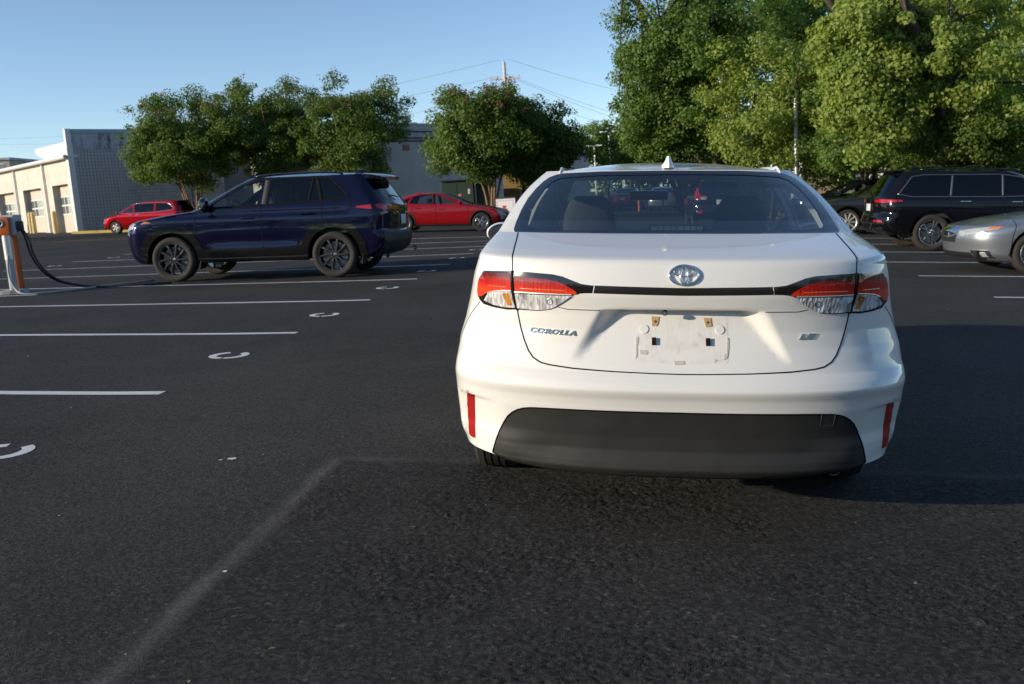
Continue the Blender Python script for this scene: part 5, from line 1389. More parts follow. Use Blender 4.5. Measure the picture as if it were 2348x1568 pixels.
def leaf_cloud(name, C, Rr, n, size, mat, parent, seed, squash=.75, up=.35, ctr=None, droop=0.0):
    """n small folded leaves scattered through clumps with centres C and radii Rr"""
    g = np.random.default_rng(seed); C = np.asarray(C, float); Rr = np.asarray(Rr, float)
    w = Rr**2; k = g.choice(len(C), n, p=w/w.sum())
    d = g.normal(size=(n, 3)); d /= np.linalg.norm(d, axis=1)[:, None]
    r = Rr[k]*g.random(n)**.45
    P = C[k]+d*r[:, None]*np.array([1, 1, squash])
    ctr = C.mean(0) if ctr is None else np.array(ctr)
    o = P-ctr; o /= np.maximum(np.linalg.norm(o, axis=1), 1e-6)[:, None]
    N = g.normal(size=(n, 3))*.62+o*.55+d*.65+np.array([0, 0, up]); N /= np.linalg.norm(N, axis=1)[:, None]
    A = np.cross(N, g.normal(size=(n, 3))); A /= np.linalg.norm(A, axis=1)[:, None]
    A[:, 2] -= droop; A /= np.linalg.norm(A, axis=1)[:, None]
    B = np.cross(N, A)
    s = size*g.uniform(.55, 1.25, n)[:, None]
    V = np.empty((n, 4, 3)); V[:, 0] = P-A*s*.5; V[:, 1] = P+B*s*.32+N*s*.08; V[:, 2] = P+A*s*.5-N*s*.05; V[:, 3] = P-B*s*.32+N*s*.08
    me = bpy.data.meshes.new(name); me.vertices.add(4*n); me.vertices.foreach_set('co', V.reshape(-1))
    me.loops.add(4*n); me.loops.foreach_set('vertex_index', np.arange(4*n)); me.polygons.add(n)
    me.polygons.foreach_set('loop_start', np.arange(n)*4); me.polygons.foreach_set('loop_total', np.full(n, 4))
    me.update(calc_edges=True); me.validate()
    return link(name, me, mat, parent)

def crown_points(g, ells, n, shell=.5, jitter=.12):
    C = []
    while len(C) < n:
        e = ells[g.integers(len(ells))] if len(ells) > 1 else ells[0]
        d = g.normal(size=3); d /= np.linalg.norm(d); r = g.random()**shell*(1+g.normal()*jitter)
        C.append((e[0]+d[0]*r*e[3], e[1]+d[1]*r*e[4], e[2]+d[2]*r*e[5]))
    return np.array(C)

def tree(name, label, base, ells, nclump, cr, nleaf, leaf, mat, bark, seed, stems=1, stem_r=.16, spread=.6, fork=.35, cat='tree', group=None, squash=.75, bloom=0, droop=0.0, sprigs=0, shell=.5):
    g = np.random.default_rng(seed); x, y = base[:2]; z = g1(x, y) if len(base) < 3 else base[2]
    root = empty(name, (x, y, z-.02), 0, label, cat, group)
    E = [(e[0]-x, e[1]-y, e[2]-z, *e[3:]) for e in ells]
    C = crown_points(g, E, nclump, shell); Rr = cr*g.uniform(.6, 1.25, nclump)
    if sprigs:
        # loose twigs poking out of the outline
        S = crown_points(g, [(*e[:3], e[3]*1.06, e[4]*1.06, e[5]*1.08) for e in E], sprigs, .05, .03); C = np.vstack([C, S]); Rr = np.r_[Rr, np.full(sprigs, cr*.42)]
    lo = min(e[2]-e[5] for e in E); hi = max(e[2]+e[5] for e in E)
    m = MB(); cx, cy = np.mean([e[0] for e in E]), np.mean([e[1] for e in E])
    fz = lo+(hi-lo)*fork
    tips = []
    for s in range(stems):
        a = 2*math.pi*(s+g.random()*.6)/max(1, stems); q = spread*(.35+.65*g.random()) if stems > 1 else .05
        tx, ty = cx*.6+q*math.cos(a), cy*.6+q*math.sin(a)
        mid = (tx*.45+g.normal()*.05, ty*.45+g.normal()*.05, fz*.5); top = (tx, ty, fz)
        end = (tx*1.7+cx*.3, ty*1.7+cy*.3, lo+(hi-lo)*.72)
        b0 = (.10*math.cos(a), .10*math.sin(a), 0) if stems > 1 else (0, 0, 0)
        P = bez([b0, mid, top, end], 6); rs = np.linspace(stem_r, stem_r*.28, len(P)); rs[0] *= 1.25
        m.tube(P, list(rs), 7); tips.append([Vector(p) for p in P])
    for c in C[g.choice(len(C), min(len(C), 46), replace=False)]:
        P = tips[g.integers(len(tips))]; k = int(len(P)*g.uniform(.45, .95)); p = P[min(k, len(P)-1)]; c = Vector(c)
        m.tube(bez([p, p.lerp(c, .5)+Vector((0, 0, .12*(c-p).length)), c], 4), [stem_r*.30, stem_r*.22, stem_r*.2, stem_r*.17, stem_r*.14, stem_r*.11, stem_r*.09, stem_r*.07, stem_r*.05][:9], 5)
    m.build('trunk', bark, root, 'all')
    leaf_cloud('crown', C, Rr, nleaf, leaf, mat, root, seed+1, squash, droop=droop)
    if bloom:
        top = C[(C[:, 2] > lo+(hi-lo)*.55)]; top = top[np.argsort(-(top[:, 2]-.25*top[:, 1]))[:max(6, len(top)//2)]]
        S = top+g.normal(size=top.shape)*cr*.25+np.array([0, -.1, cr*.25])
        leaf_cloud('blossom', S, np.full(len(S), .30), bloom, leaf*.8, M_BLOOM, root, seed+2)
    return root

# --- crape myrtles along the kerb by the block wall
def cm(px, top, bot, lx, rx, D, seed, label, group, ground_px=None, nl=56000, cr=.72, bloom=420):
    c = cam_at(px, (top+bot)/2, D); hw = (rx-lx)/2*D/2113.8; hh = (bot-top)/2*D/2113.8
    ells = [(c[0], c[1], c[2]+hh*.06, hw*.93, hw*.85, hh*.88), (c[0], c[1], c[2]+hh*.12, hw*.90, hw*.8, hh*.78), (c[0]-hw*.1, c[1], c[2]-hh*.30, hw*.80, hw*.7, hh*.6)]
    return tree('crape_myrtle', label, (c[0]+.1, c[1]), ells, 165, cr, nl, .14, M_LEAF_CM, M_BARK_CM, seed, stems=7, stem_r=.075, spread=hw*.38, fork=.22, group=group, bloom=bloom, sprigs=40, shell=.40)
cm(425, 208, 440, 278, 585, 52.5, 11, 'crape myrtle nearest the grey block wall, pale stems showing beneath', 'crape myrtles in the planter')
cm(625, 176, 425, 465, 800, 53.5, 21, 'middle crape myrtle of the three behind the navy SUV', 'crape myrtles in the planter', nl=70000)
cm(805, 164, 430, 665, 935, 52.0, 31, 'rightmost crape myrtle of the three behind the navy SUV', 'crape myrtles in the planter')
cm(1110, 188, 420, 985, 1255, 42.0, 41, 'rounded crape myrtle with pinkish top behind the red sedan', 'crape myrtles by the painted brick building', bloom=700)
cm(1235, 230, 425, 1120, 1332, 44.0, 51, 'darker crape myrtle just left of the white sedan roof', 'crape myrtles by the painted brick building', nl=44000)

# --- tall trees on the right
def big(px, py, wpx, hpx, D, seed, label, mat, nl, leaf, ncl, cr, name='broadleaf_tree', stem=.30, extra=(), depth=1.0, droop=0.0, sprigs=60, group='trees along the right side', base=None):
    c = cam_at(px, py, D); hw = wpx/2*D/2113.8; hh = hpx/2*D/2113.8
    ells = [(c[0], c[1], c[2], hw, hw*depth, hh)]
    for ex, ey, ew, eh in extra:
        q = cam_at(ex, ey, D); ells.append((q[0], q[1], q[2], ew/2*D/2113.8, ew/2*D/2113.8*.8, eh/2*D/2113.8))
    b = (c[0]+c[0]/c[1]*3.0, c[1]+3.0) if base is None else base
    return tree(name, label, b, ells, ncl, cr, nl, leaf, mat, M_BARK, seed, stems=3, stem_r=stem, spread=hw*.3, fork=.3, group=group, sprigs=sprigs, droop=droop)
big(1640, 60, 500, 600, 37, 61, 'tall dark green tree left of the trees on the right, above the white sedan', M_LEAF_DK, 84000, .14, 310, .70, extra=[(1520, 250, 210, 230), (1560, 130, 300, 330)], depth=.8, sprigs=150)
big(1760, 240, 330, 300, 34, 62, 'leafy mid-height tree behind the thin grey pole', M_LEAF_MP, 36000, .135, 150, .6, extra=[(1830, 270, 180, 160)], sprigs=60, stem=.10)
big(2190, 80, 640, 520, 25, 63, 'big yellow-green plane tree leaning in from the right edge', M_LEAF_MP, 96000, .14, 250, .56, depth=.8, extra=[(2010, 120, 260, 300), (1985, 200, 150, 180)], droop=.5, sprigs=120)
big(2230, 330, 330, 150, 26.5, 64, 'glossy green shrubby tree low at the right edge, above the black SUV', M_LEAF_HG, 30000, .10, 170, .42, name='shrub_tree', stem=.12, sprigs=30)
big(1990, 335, 300, 120, 31, 65, 'dull olive bush between the crossovers and the plane tree', M_LEAF_DK, 22000, .10, 110, .48, name='bush', stem=.10, sprigs=20)
big(1560, 335, 360, 190, 46, 66, 'sunlit bush under the tall dark tree, just above the sedan roof', M_LEAF_HG, 34000, .14, 150, .7, name='bush', stem=.12)
big(1900, 330, 360, 190, 43, 67, 'shaded dark tree behind the wooden fence', M_LEAF_DK, 24000, .15, 130, .7, stem=.2)
big(2330, 300, 300, 330, 34, 68, 'tree filling the gap behind the plane tree at the right edge', M_LEAF_DK, 22000, .16, 120, .8)
big(1385, 330, 120, 120, 92, 71, 'distant tree behind the two white lamp posts', M_LEAF_DK, 9000, .26, 60, .9, group='distant trees', stem=.2, sprigs=20)
big(1330, 350, 60, 70, 90, 72, 'distant conical tree right of the low grey building', M_LEAF_DK, 4000, .28, 30, .8, group='distant trees', stem=.2, sprigs=10)
big(1445, 345, 90, 90, 88, 73, 'distant yellow-green tree beside the nearer lamp post', M_LEAF_HG, 7000, .22, 50, .7, group='distant trees', stem=.2, sprigs=10)

big(1860, 70, 480, 560, 44, 69, 'dark tree closing the gap between the tall tree and the plane tree', M_LEAF_DK, 46000, .19, 240, 1.0)
big(2120, 170, 520, 420, 33, 70, 'shaded tree directly behind the plane tree', M_LEAF_DK, 36000, .17, 200, .85)

def far_wood():
    g = np.random.default_rng(17); C = [(x+g.normal(), 98+g.normal()*2+.12*x, g.uniform(.5, 4.2)) for x in np.linspace(-2, 60, 90)]
    tag(leaf_cloud('far_wood', C, np.full(len(C), 2.2), 15000, .55, M_LEAF_DK, None, 79, .9), 'dark line of far trees closing the end of the aisle', 'wood', kind='stuff')
far_wood()
# woods behind and left of the photographer (seen in the paintwork, throwing the long shadows at far left)
def woods():
    g = np.random.default_rng(7); C = []
    for a in np.linspace(R(95), R(292), 190):
        d = 78+g.normal()*4; hi = 9.5 if abs(a-R(243)) < R(26) else 13.0
        for q in range(3): C.append((d*math.sin(a), d*math.cos(a), g.uniform(1.5, hi)))
    for y in np.linspace(-8, 27, 22): C.append((-54+g.normal()*2, y, g.uniform(2.5, 6.0)))
    o = leaf_cloud('woods', C, np.full(len(C), 3.2), 26000, 1.3, M_LEAF_DK, None, 77, .9)
    tag(o, 'belt of trees behind the photographer mirrored in the paintwork', 'wood', kind='stuff')
woods()

# --- masonry and trim materials
def masonry(name, base, mortar, bw, bh, ms, var=.15, rough=.85, bump=.4):
    t = NT(name); tc = t.n('TexCoord')
    b = t.n('TexBrick', {'Vector': (tc, 2), 'Color1': (*[c*(1-var) for c in base], 1), 'Color2': (*base, 1), 'Mortar': (*mortar, 1), 'Scale': 1.0, 'Mortar Size': ms, 'Brick Width': bw, 'Row Height': bh})
    nz = t.n('TexNoise', {'Vector': (tc, 3), 'Scale': .7, 'Detail': 6.0}); k = t.ramp(nz, [(.3, .82), (.7, 1.0)])
    c = t.mix(1.0, (b, 0), k, 'MULTIPLY'); bp = t.n('Bump', {'Height': (b, 1), 'Strength': bump, 'Distance': -.01})
    return t.done(t.n('BsdfPrincipled', {'Base Color': col(c), 'Roughness': rough, 'Normal': bp}))
def stained(name, base, dark, sc=(.9, .9, .08)):
    t = NT(name); tc = t.n('TexCoord'); mp = t.n('Mapping', {'Vector': (tc, 3), 'Scale': sc})
    n1 = t.n('TexNoise', {'Vector': mp, 'Scale': 2.2, 'Detail': 5.0}); n2 = t.n('TexNoise', {'Vector': (tc, 3), 'Scale': 3.0, 'Detail': 6.0})
    f = t.ramp(t.math('MULTIPLY', n1, n2), [(.22, 0.0), (.42, 1.0)])
    return t.done(t.n('BsdfPrincipled', {'Base Color': col(t.mix(f, base, dark)), 'Roughness': .85}))
M_CMU = stained('grey_block', (.47, .465, .45), (.37, .365, .355), (.6, .6, .3)); M_MORTAR = plain('mortar', (.17, .175, .185), rough=.95)
M_PARGE = stained('parapet_render', (.44, .46, .48), (.12, .125, .13)); M_CREAM = stained('cream_wall', (.66, .62, .55), (.55, .50, .42), (.5, .5, .4))
M_WHITEM = plain('white_metal', (.74, .73, .70), rough=.45); M_DOORP = plain('door_panel', (.62, .56, .47), rough=.6, var=.12, scale=2)
M_DOORG = plain('door_glass', (.15, .17, .17), rough=.12, coat=1.0); M_BOLL = plain('bollard_yellow', (.72, .56, .22), rough=.6, var=.2, scale=4)
M_GALV = plain('galvanised', (.42, .44, .46), rough=.4, metal=.7, var=.2, scale=6); M_ROOFD = plain('dark_flashing', (.05, .05, .055), rough=.7)
M_PBRICK = masonry('painted_brick', (.62, .62, .60), (.50, .50, .48), .20, .067, .010, .06); M_RBRICK = masonry('red_brick', (.32, .11, .08), (.4, .36, .3), .22, .075, .012)
M_KERBY = road_paint('kerb_yellow', (.66, .47, .10), .6); M_SOIL = plain('mulch', (.06, .045, .032), rough=1, var=.4, scale=14, bump=.8, bscale=30)

# --- service building with roller doors (left)
def garage():
    A = Vector((-32.4, 53.4, .50)); u = Vector((math.cos(R(140)), math.sin(R(140)), 0)); w = Vector((math.cos(R(50)), math.sin(R(50)), 0)); up = Vector((0, 0, 1))
    nf = Vector((-w.x, -w.y, 0)); nw = Vector((-u.x, -u.y, 0))       # outward normals: doors face -w, block wall faces -u
    root = empty('service_garage', A, 0, 'single-storey service garage with cream door front and grey block side wall', 'building')
    def P(s, d, z): return u*s+w*d+up*z                              # local to root: along the front, into the building, up
    def bx(m, s0, s1, d0, d1, z0, z1):
        V = [P(s, d, z) for z in (z0, z1) for s, d in ((s0, d0), (s1, d0), (s1, d1), (s0, d1))]
        return m.add(V, [(0, 3, 2, 1), (4, 5, 6, 7), (0, 1, 5, 4), (1, 2, 6, 5), (2, 3, 7, 6), (3, 0, 4, 7)])
    # front wall pieces round three openings
    ops = [(1.0, 3.9), (6.1, 9.9), (12.0, 15.9), (18.0, 21.8)]; H = 4.75; zd = 3.22
    m = MB(); s = .35
    for a, b in ops: bx(m, s, a, 0, .35, -.3, H); bx(m, a, b, 0, .35, zd, H); s = b
    bx(m, s, 24, 0, .35, -.3, H); m.build('front_wall', M_CREAM, root)
    for i, (a, b) in enumerate(ops):
        m = MB(); bx(m, a, b, .40, .44, -.1, zd+.05); d = m.build('roller_door', M_DOORP, root)
        k = MB(); zs = (1.42, 1.92, 1.98, 2.48)
        for z0, z1 in ((1.36, 1.44), (1.90, 2.0), (2.46, 2.54)): bx(k, a+.02, b-.02, .38, .398, z0, z1)
        n = 5 if b-a > 3.2 else 4
        for q in range(n+1): sx = a+(b-a)*q/n; bx(k, max(a+.02, sx-.04), min(b-.02, sx+.04), .38, .397, 1.44, 2.46)
        k.build('door_rails', M_WHITEM, d)
        for z0, z1 in ((1.44, 1.90), (2.0, 2.46)):
            for q in range(n):
                p = MB(); bx(p, a+(b-a)*q/n+.05, a+(b-a)*(q+1)/n-.05, .387, .392, z0, z1); p.build('pane', M_DOORG, d)
        for z in (.45, .92, 2.9):
            pass
        # jambs and kick plates
        j = MB(); bx(j, a-.10, a, -.02, .40, -.1, zd); j.build('door_jamb', M_WHITEM, root); j = MB(); bx(j, b, b+.10, -.02, .40, -.1, zd); j.build('door_jamb', M_WHITEM, root)
        j = MB(); bx(j, b+.012, b+.14, -.04, .3, -.1, .95); j.build('corner_guard', M_GALV, root)
    for s_ in (5.1, 11.2, 17.0):
        p = root; q = MB(); q.cyl(P(s_, -.09, -.1), P(s_, -.09, H-.05), .07, 8); q.build('downpipe', M_WHITEM, root, True)
    m = MB(); bx(m, -.05, 24.3, -.32, .5, H, H+.10); 
    m.tube([P(-.05, -.30, H+.02), P(24.3, -.30, H+.02)], .13, 10); m.build('gutter', M_WHITEM, root, True)
    m = MB(); bx(m, .0, 24, .4, 16, H-.1, H+.04); m.build('roof', M_ROOFD, root)
    # block wall on the side: pilaster end, backing, blocks one by one
    m = MB(); bx(m, -.02, .40, -.14, .22, -.3, 5.3); bx(m, -.02, .30, -.12, .18, 5.3, 6.42); m.build('wall_end', M_WHITEM, root)
    m = MB(); bx(m, .02, .30, .20, 19, -.3, 5.22); sw = m.build('side_wall', M_MORTAR, root)
    m = MB(); bx(m, -.015, .30, .16, 19, 5.22, 6.16); m.build('parapet', M_PARGE, root)
    m = MB(); bx(m, -.06, .38, .20, 19.05, 6.16, 6.40); m.build('coping', plain('coping_blue', (.34, .40, .45), rough=.5), root)
    bs = .198; gap = .018; me = None; rest = MB(); placed = 0
    for r in range(27):
        for c in range(48):
            d0 = .24+c*bs; z0 = -.12+r*bs
            if c < 15 and r > 5 and placed < 300:
                if me is None:
                    b = MB(); bx(b, -.012, .04, 0, bs-gap, 0, bs-gap); o = b.build('block', M_CMU, root); me = o.data
                else: o = link('block', me, None, root)
                o.location = P(0, d0, z0); placed += 1
            else: bx(rest, -.012, .04, d0, d0+bs-gap, z0, z0+bs-gap)
    o = rest.build('block_work', M_CMU, root); o['kind'] = 'stuff'
    # small fittings: lamp, alarm box
    m = MB(); bx(m, .45, .75, -.12, 0, 3.85, 4.15); m.build('wall_lamp', M_DOORP, root)
    # roof duct with slanted hood
    du = empty('roof_duct', A+P(5.6, .7, H+.06), 0, 'boxy sheet-metal air duct with slanted hood on the garage roof', 'duct')
    V = [u*a+w*b+up*c for a, b, c in ((0, 0, 0), (0, 1.6, 0), (0, 0, 1.05), (0, 1.6, 1.05), (2.9, 0, 1.05), (2.9, 1.6, 1.05), (2.9, 0, .72), (2.9, 1.6, .72), (-3.2, 0, 1.05), (-3.2, 1.6, 1.05), (-3.2, 0, 0), (-3.2, 1.6, 0))]
    mesh('duct_body', V, [(10, 0, 2, 8), (11, 9, 3, 1), (8, 2, 3, 9), (0, 6, 4, 2), (2, 4, 5, 3), (4, 6, 7, 5), (1, 3, 5, 7), (8, 9, 11, 10)], M_WHITEM, du)
    mesh('duct_louvre', [u*a+w*b+up*c for a, b, c in ((.1, .1, .02), (2.75, .1, .66), (2.75, 1.5, .66), (.1, 1.5, .02))], [(0, 1, 2, 3)], plain('louvre_brown', (.16, .13, .10), rough=.7), du)
    # bollards before the doors
    for i, (px, py, lab) in enumerate(((179, 541, 'left of the pair of yellow bollards between the garage doors'), (188, 541, 'right of the pair of yellow bollards between the garage doors'), (273, 541, 'single pale yellow bollard at the door nearest the block wall'))):
        s_, d_ = ((7.35, -.55), (6.75, -.55), (2.45, -.60))[i]
        q = A+P(s_, d_, 0); z = g1(q.x, q.y)
        b = empty('bollard', (q.x, q.y, z), 0, lab, 'bollard', 'bollards before the garage doors')
        MB().lathe([(-.05, .14), (1.28, .14)], 16, 'Z').build('post', M_BOLL, b, True); MB().lathe([(1.28, .14), (1.34, .12), (1.38, .07), (1.395, .001)], 16, 'Z').build('cap', M_BOLL, b, True)
garage()

# kerb and planter under the myrtles
def kerb(pts, name, label, mat, h=.15, wd=.22):
    m = MB(); n = len(pts); V = []; F = []
    for i, p in enumerate(pts):
        a = Vector(pts[max(0, i-1)]); b = Vector(pts[min(n-1, i+1)]); t = (b-a).normalized(); q = Vector((-t.y, t.x)); z = g1(*p)
        for o, zz in ((0, -.1), (0, h-.02), (.02, h), (wd-.02, h), (wd, h-.02), (wd, -.1)): V.append((p[0]+q.x*o, p[1]+q.y*o, z+zz))
    for i in range(n-1):
        for k in range(5): F.append((i*6+k, i*6+k+1, (i+1)*6+k+1, (i+1)*6+k))
    o = mesh(name, V, F, mat); return tag(o, kind='structure')
kp = [tuple(np.array((-31.9, 51.7))+np.array((.62, .03))*i*1.0) for i in range(40)]
kerb(kp, 'kerb', None, M_KERBY)
V = []
for p in kp: V += [(p[0], p[1]+.2, g1(*p)+.12), (p[0]+2.5, p[1]+6, g1(*p)+.2)]
tag(mesh('planting_bed', V, [(2*i, 2*i+2, 2*i+3, 2*i+1) for i in range(len(kp)-1)], M_SOIL), kind='structure')

# --- painted brick building in the middle
def brickhall():
    A = Vector((cam_at(936, 480, 57)[0], cam_at(936, 480, 57)[1], .1)); u = Vector((math.cos(R(50)), math.sin(R(50)), 0)); w = Vector((-u.y, u.x, 0)); up = Vector((0, 0, 1))
    root = empty('brick_hall', A, R(50), 'pale painted brick building with dark roof band behind the myrtles', 'building')
    k = 1.19
    MB().box((3.0, 4, 2.5), (18, 8, 5.3)).build('wall', M_PBRICK, root)
    MB().box((3.0, 4, 5.28), (18.06, 8.06, .31)).build('parapet_band', M_PARGE, root)
    MB().box((3.0, 4, 5.47), (18.2, 8.2, .07)).build('dark_flashing', M_ROOFD, root); MB().box((3.0, 4, 5.08), (18.16, 8.16, .08)).build('dark_flashing', M_ROOFD, root)
    MB().box((3.0, 4, 5.70), (18.1, 8.1, .40)).build('parapet', plain('parapet_grey', (.42, .44, .44), rough=.7, var=.12, scale=2), root)
    MB().box((3.0, 4, 5.93), (18.22, 8.22, .06)).build('coping', M_WHITEM, root)
    MB().cyl((-6, -.06, 4.9), (12, -.06, 4.9), .035, 6).build('conduit', M_ROOFD, root)
    MB().box((14.6, 3.4, 2.1), (5.2, 6.4, 4.6)).build('low_wing', plain('low_wing_grey', (.36, .38, .40), rough=.8, var=.1, scale=2), root)
    MB().box((14.4, 2.0, 4.66), (1.8, 1.5, .66)).build('roof_hatch', M_WHITEM, root); MB().cyl((16.2, 1.0, 4.3), (16.2, 1.0, 4.95), .16, 10).build('vent_pipe', M_WHITEM, root)
    for x in (.2, 2.2):
        o = MB().box((x, -.012, 4.5), (.52, .03, .36)).build('brick_vent', plain('vent_brick', (.26, .12, .10), rough=.8) if 'vent_brick' not in MATS else MATS['vent_brick'], root)
        for q in range(2): MB().box((x, -.035, 4.42+.16*q), (.48, .016, .02)).build('vent_bar', M_PARGE, o)
    MB().box((2.1, -.006, 4.5), (1.55, .016, 1.0)).build('patched_panel', plain('patch_grey', (.30, .30, .33), rough=.8), root)
    for i, (x, y, r, h) in enumerate(((.3, 3.4, .32, .40), (1.9, 3.2, .11, .43), (3.0, 3.4, .29, .74), (3.7, 3.6, .24, .36))):
        m = MB(); m.cyl((x, y, 5.7), (x, y, 5.95+h), r, 14)
        m.cyl((x, y, 5.95+h), (x, y, 6.02+h), r*1.25, 14); m.build('roof_vent', M_GALV, root, True)
    MB().box((1.6, 3.9, 6.02), (3.0, 1.2, .24)).build('vent_curb', M_WHITEM, root)
brickhall()

# transformer, cabinet, louvred enclosure, sign
def trafo():
    x, y = -7.42, 44.4; z = g1(x, y)
    M_TG = plain('transformer_green', (.035, .055, .045), rough=.5, var=.2, scale=3)
    r = empty('transformer', (x, y, z), R(4), 'dark green transformer cabinet behind the red sedan', 'transformer')
    MB().box((0, 0, .06), (1.75, 1.5, .14)).build('plinth', M_PARGE, r); MB().bbox((0, .15, 1.08), (1.55, 1.2, 1.9), .03).build('casing', M_TG, r)
    MB().box((0, .1, 2.06), (1.66, 1.36, .05)).build('lid', M_TG, r)
    for s in (-.39, .39): MB().bbox((s, -.46, 1.02), (.74, .03, 1.7), .01).build('door', M_TG, r)
    MB().box((.1, -.482, 1.35), (.16, .006, .10)).build('warning_label', plain('label_pink', (.5, .25, .22), rough=.6), r); MB().box((.55, -.482, 1.5), (.10, .006, .24)).build('warning_label', M_PLATE, r)
    x2 = -6.2; z2 = g1(x2, 44.6)
    r = empty('meter_cabinet', (x2, 44.6, z2), R(4), 'dark grey meter cabinet right of the transformer', 'cabinet')
    MB().bbox((0, 0, 1.15), (.75, .5, 1.5), .02).build('casing', M_ROOFD, r); MB().box((0, -.26, 1.2), (.6, .02, 1.2)).build('door', M_TG, r); MB().box((0, 0, .2), (.6, .4, .5)).build('base', M_PARGE, r)
    x, y = -4.6, 46.2; z = g1(x, y); M_TANP = plain('tan_panel', (.36, .24, .10), rough=.7, var=.15, scale=2); M_TAND = plain('louvre_tan', (.16, .12, .075), rough=.7)
    r = empty('louvred_enclosure', (x, y, z), R(6), 'tan plant enclosure with dark louvres behind the darker myrtle', 'enclosure')
    MB().box((-.42, .9, 1.45), (.84, 1.8, 2.3)).build('solid_panel', M_TANP, r); MB().box((-.42, -.015, 1.42), (.06, .03, .08)).build('handle', M_ROOFD, r)
    MB().box((1.2, .95, 1.5), (2.34, 1.7, 2.2)).build('casing', M_ROOFD, r); MB().box((.7, .9, .2), (3.2, 1.9, .4)).build('base', M_PARGE, r)
    for xx in (.06, 1.2, 2.34): MB().box((xx, .02, 1.5), (.07, .06, 2.2)).build('frame_post', M_TANP, r)
    for s in range(2):
        for k in range(13): MB().box((.63+1.14*s, .045, .55+.155*k), (1.05, .09, .03), rx=.6).build('louvre', M_TAND, r)
    x, y = -4.32, 37.0; z = g1(x, y)
    r = empty('sign_board', (x, y, z), R(-4), 'white board with red arrow and thin red border beside the round tree', 'sign')
    MB().box((0, 0, .62), (.80, .05, 1.02)).build('board', plain('sign_white', (.78, .78, .78), rough=.5), r)
    m = MB()
    for c, d in (((0, -.005, 1.15), (.88, .07, .05)), ((-.42, -.005, .6), (.04, .07, 1.15)), ((.42, -.005, .6), (.04, .07, 1.15)), ((0, -.005, .08), (.88, .07, .05))): m.box(c, d)
    m.build('frame', M_ROOFD, r)
    M_SR = plain('sign_red', (.62, .04, .06), rough=.5)
    for c, d in (((0, -.0265, 1.045), (.64, .003, .012)), ((-.32, -.0265, .62), (.012, .003, .85)), ((.32, -.0265, .62), (.012, .003, .85))): MB().box(c, d).build('border_line', M_SR, r)
    arr = [(-.12, .86), (.06, .84), (.01, .78), (.10, .66), (.02, .60), (-.06, .72), (-.12, .66)]
    mesh('arrow', [(a, -.028, b) for a, b in arr], [tuple(range(len(arr)))], M_SR, r)
trafo()

# --- poles and wires
def lamp_post(x, y, h, label, arm=.42):
    z = g1(x, y); r = empty('lamp_post', (x, y, z), R(-8), label, 'lamp post', 'white parking-lot lamp posts')
    MB().cyl((0, 0, 0), (0, 0, h), .085, 10, .07).build('pole', M_WHITEM, r, True)
    for s in (-1, 1):
        MB().bbox((s*(arm*.75), 0, h+.03), (arm*1.0, .34, .10), .02).build('lamp_head', M_WHITEM, r, True)
    MB().cyl((-arm*.4, 0, h), (arm*.4, 0, h), .04, 8).build('bracket', M_WHITEM, r)
p = cam_at(1395.5, 303, 60); lamp_post(p[0], p[1], p[2]-g1(p[0], p[1]), 'taller and nearer of the two white lamp posts left of the dark tree', .45)
p = cam_at(1362, 335, 75); lamp_post(p[0], p[1], p[2]-g1(p[0], p[1]), 'shorter and farther of the two white lamp posts left of the dark tree', .5)
p = cam_at(1825, 330, 33); z = g1(p[0], p[1])
r = empty('grey_pole', (p[0], p[1], z), 0, 'thin grey pole standing under the leafy tree right of the sedan roof', 'pole')
MB().cyl((0, 0, 0), (0, 0, 4.6), .10, 12, .085).build('shaft', M_GALV, r, True); MB().cyl((0, 0, 0), (0, 0, .12), .2, 12).build('base_flange', M_GALV, r, True)
p = cam_at(1155, 143, 70); z = g1(p[0], p[1]); UP = Vector(p)
r = empty('utility_pole', (p[0], p[1], z), 0, 'wooden utility pole with crossarm rising behind the round myrtle', 'pole'); H = p[2]-z
M_WOODP = plain('pole_wood', (.58, .56, .52), rough=.9, var=.2, scale=4)
MB().cyl((0, 0, 0), (0, 0, H), .17, 10, .12).build('shaft', M_WOODP, r, True)
for zz, ln in ((H-1.2, 2.4),):
    MB().box((0, 0, zz), (ln, .10, .12)).build('crossarm', M_WOODP, r)
    for xx in (-1.1, -.55, .55, 1.1): MB().cyl((xx, 0, zz+.05), (xx, 0, zz+.22), .035, 6).build('insulator', M_PARGE, r)
MB().cyl((0, 0, H), (0, 0, H+.22), .04, 6).build('insulator', M_PARGE, r)
M_WIRE = plain('wire', (.05, .055, .06), rough=.6)
def wire(a, b, sag, label, rad=.009):
    a, b = Vector(a), Vector(b); P = [a.lerp(b, t)-Vector((0, 0, sag*4*t*(1-t))) for t in np.linspace(0, 1, 22)]
    o = MB().tube(P, rad, 5).build('overhead_wire', M_WIRE); tag(o, label, 'wire', 'overhead wires from the utility pole')
for i, (dz, ex, ey, lab) in enumerate(((0.2, -60, 318, 'highest wire running left from the utility pole'), (-1.0, -60, 330, 'second wire running left from the utility pole'), (-1.7, 300, 372, 'third wire running left, lower on the pole'), (-2.6, 300, 392, 'lowest wire running left from the utility pole'))):
    wire(UP+Vector((-.4, 0, dz)), cam_at(ex, ey, 120), 1.6, lab)
for i, (dz, ex, ey, lab) in enumerate(((0.2, 1750, 250, 'highest wire running right from the utility pole'), (-1.0, 1750, 330, 'second wire running right towards the dark tree'), (-1.1, 1750, 352, 'third wire running right towards the dark tree'), (-2.2, 1700, 338, 'fourth wire running right, lower on the pole'), (-3.2, 1700, 345, 'lowest wire running right from the utility pole'))):
    wire(UP+Vector((.4, 0, dz)), cam_at(ex, ey, 95), .9, lab)

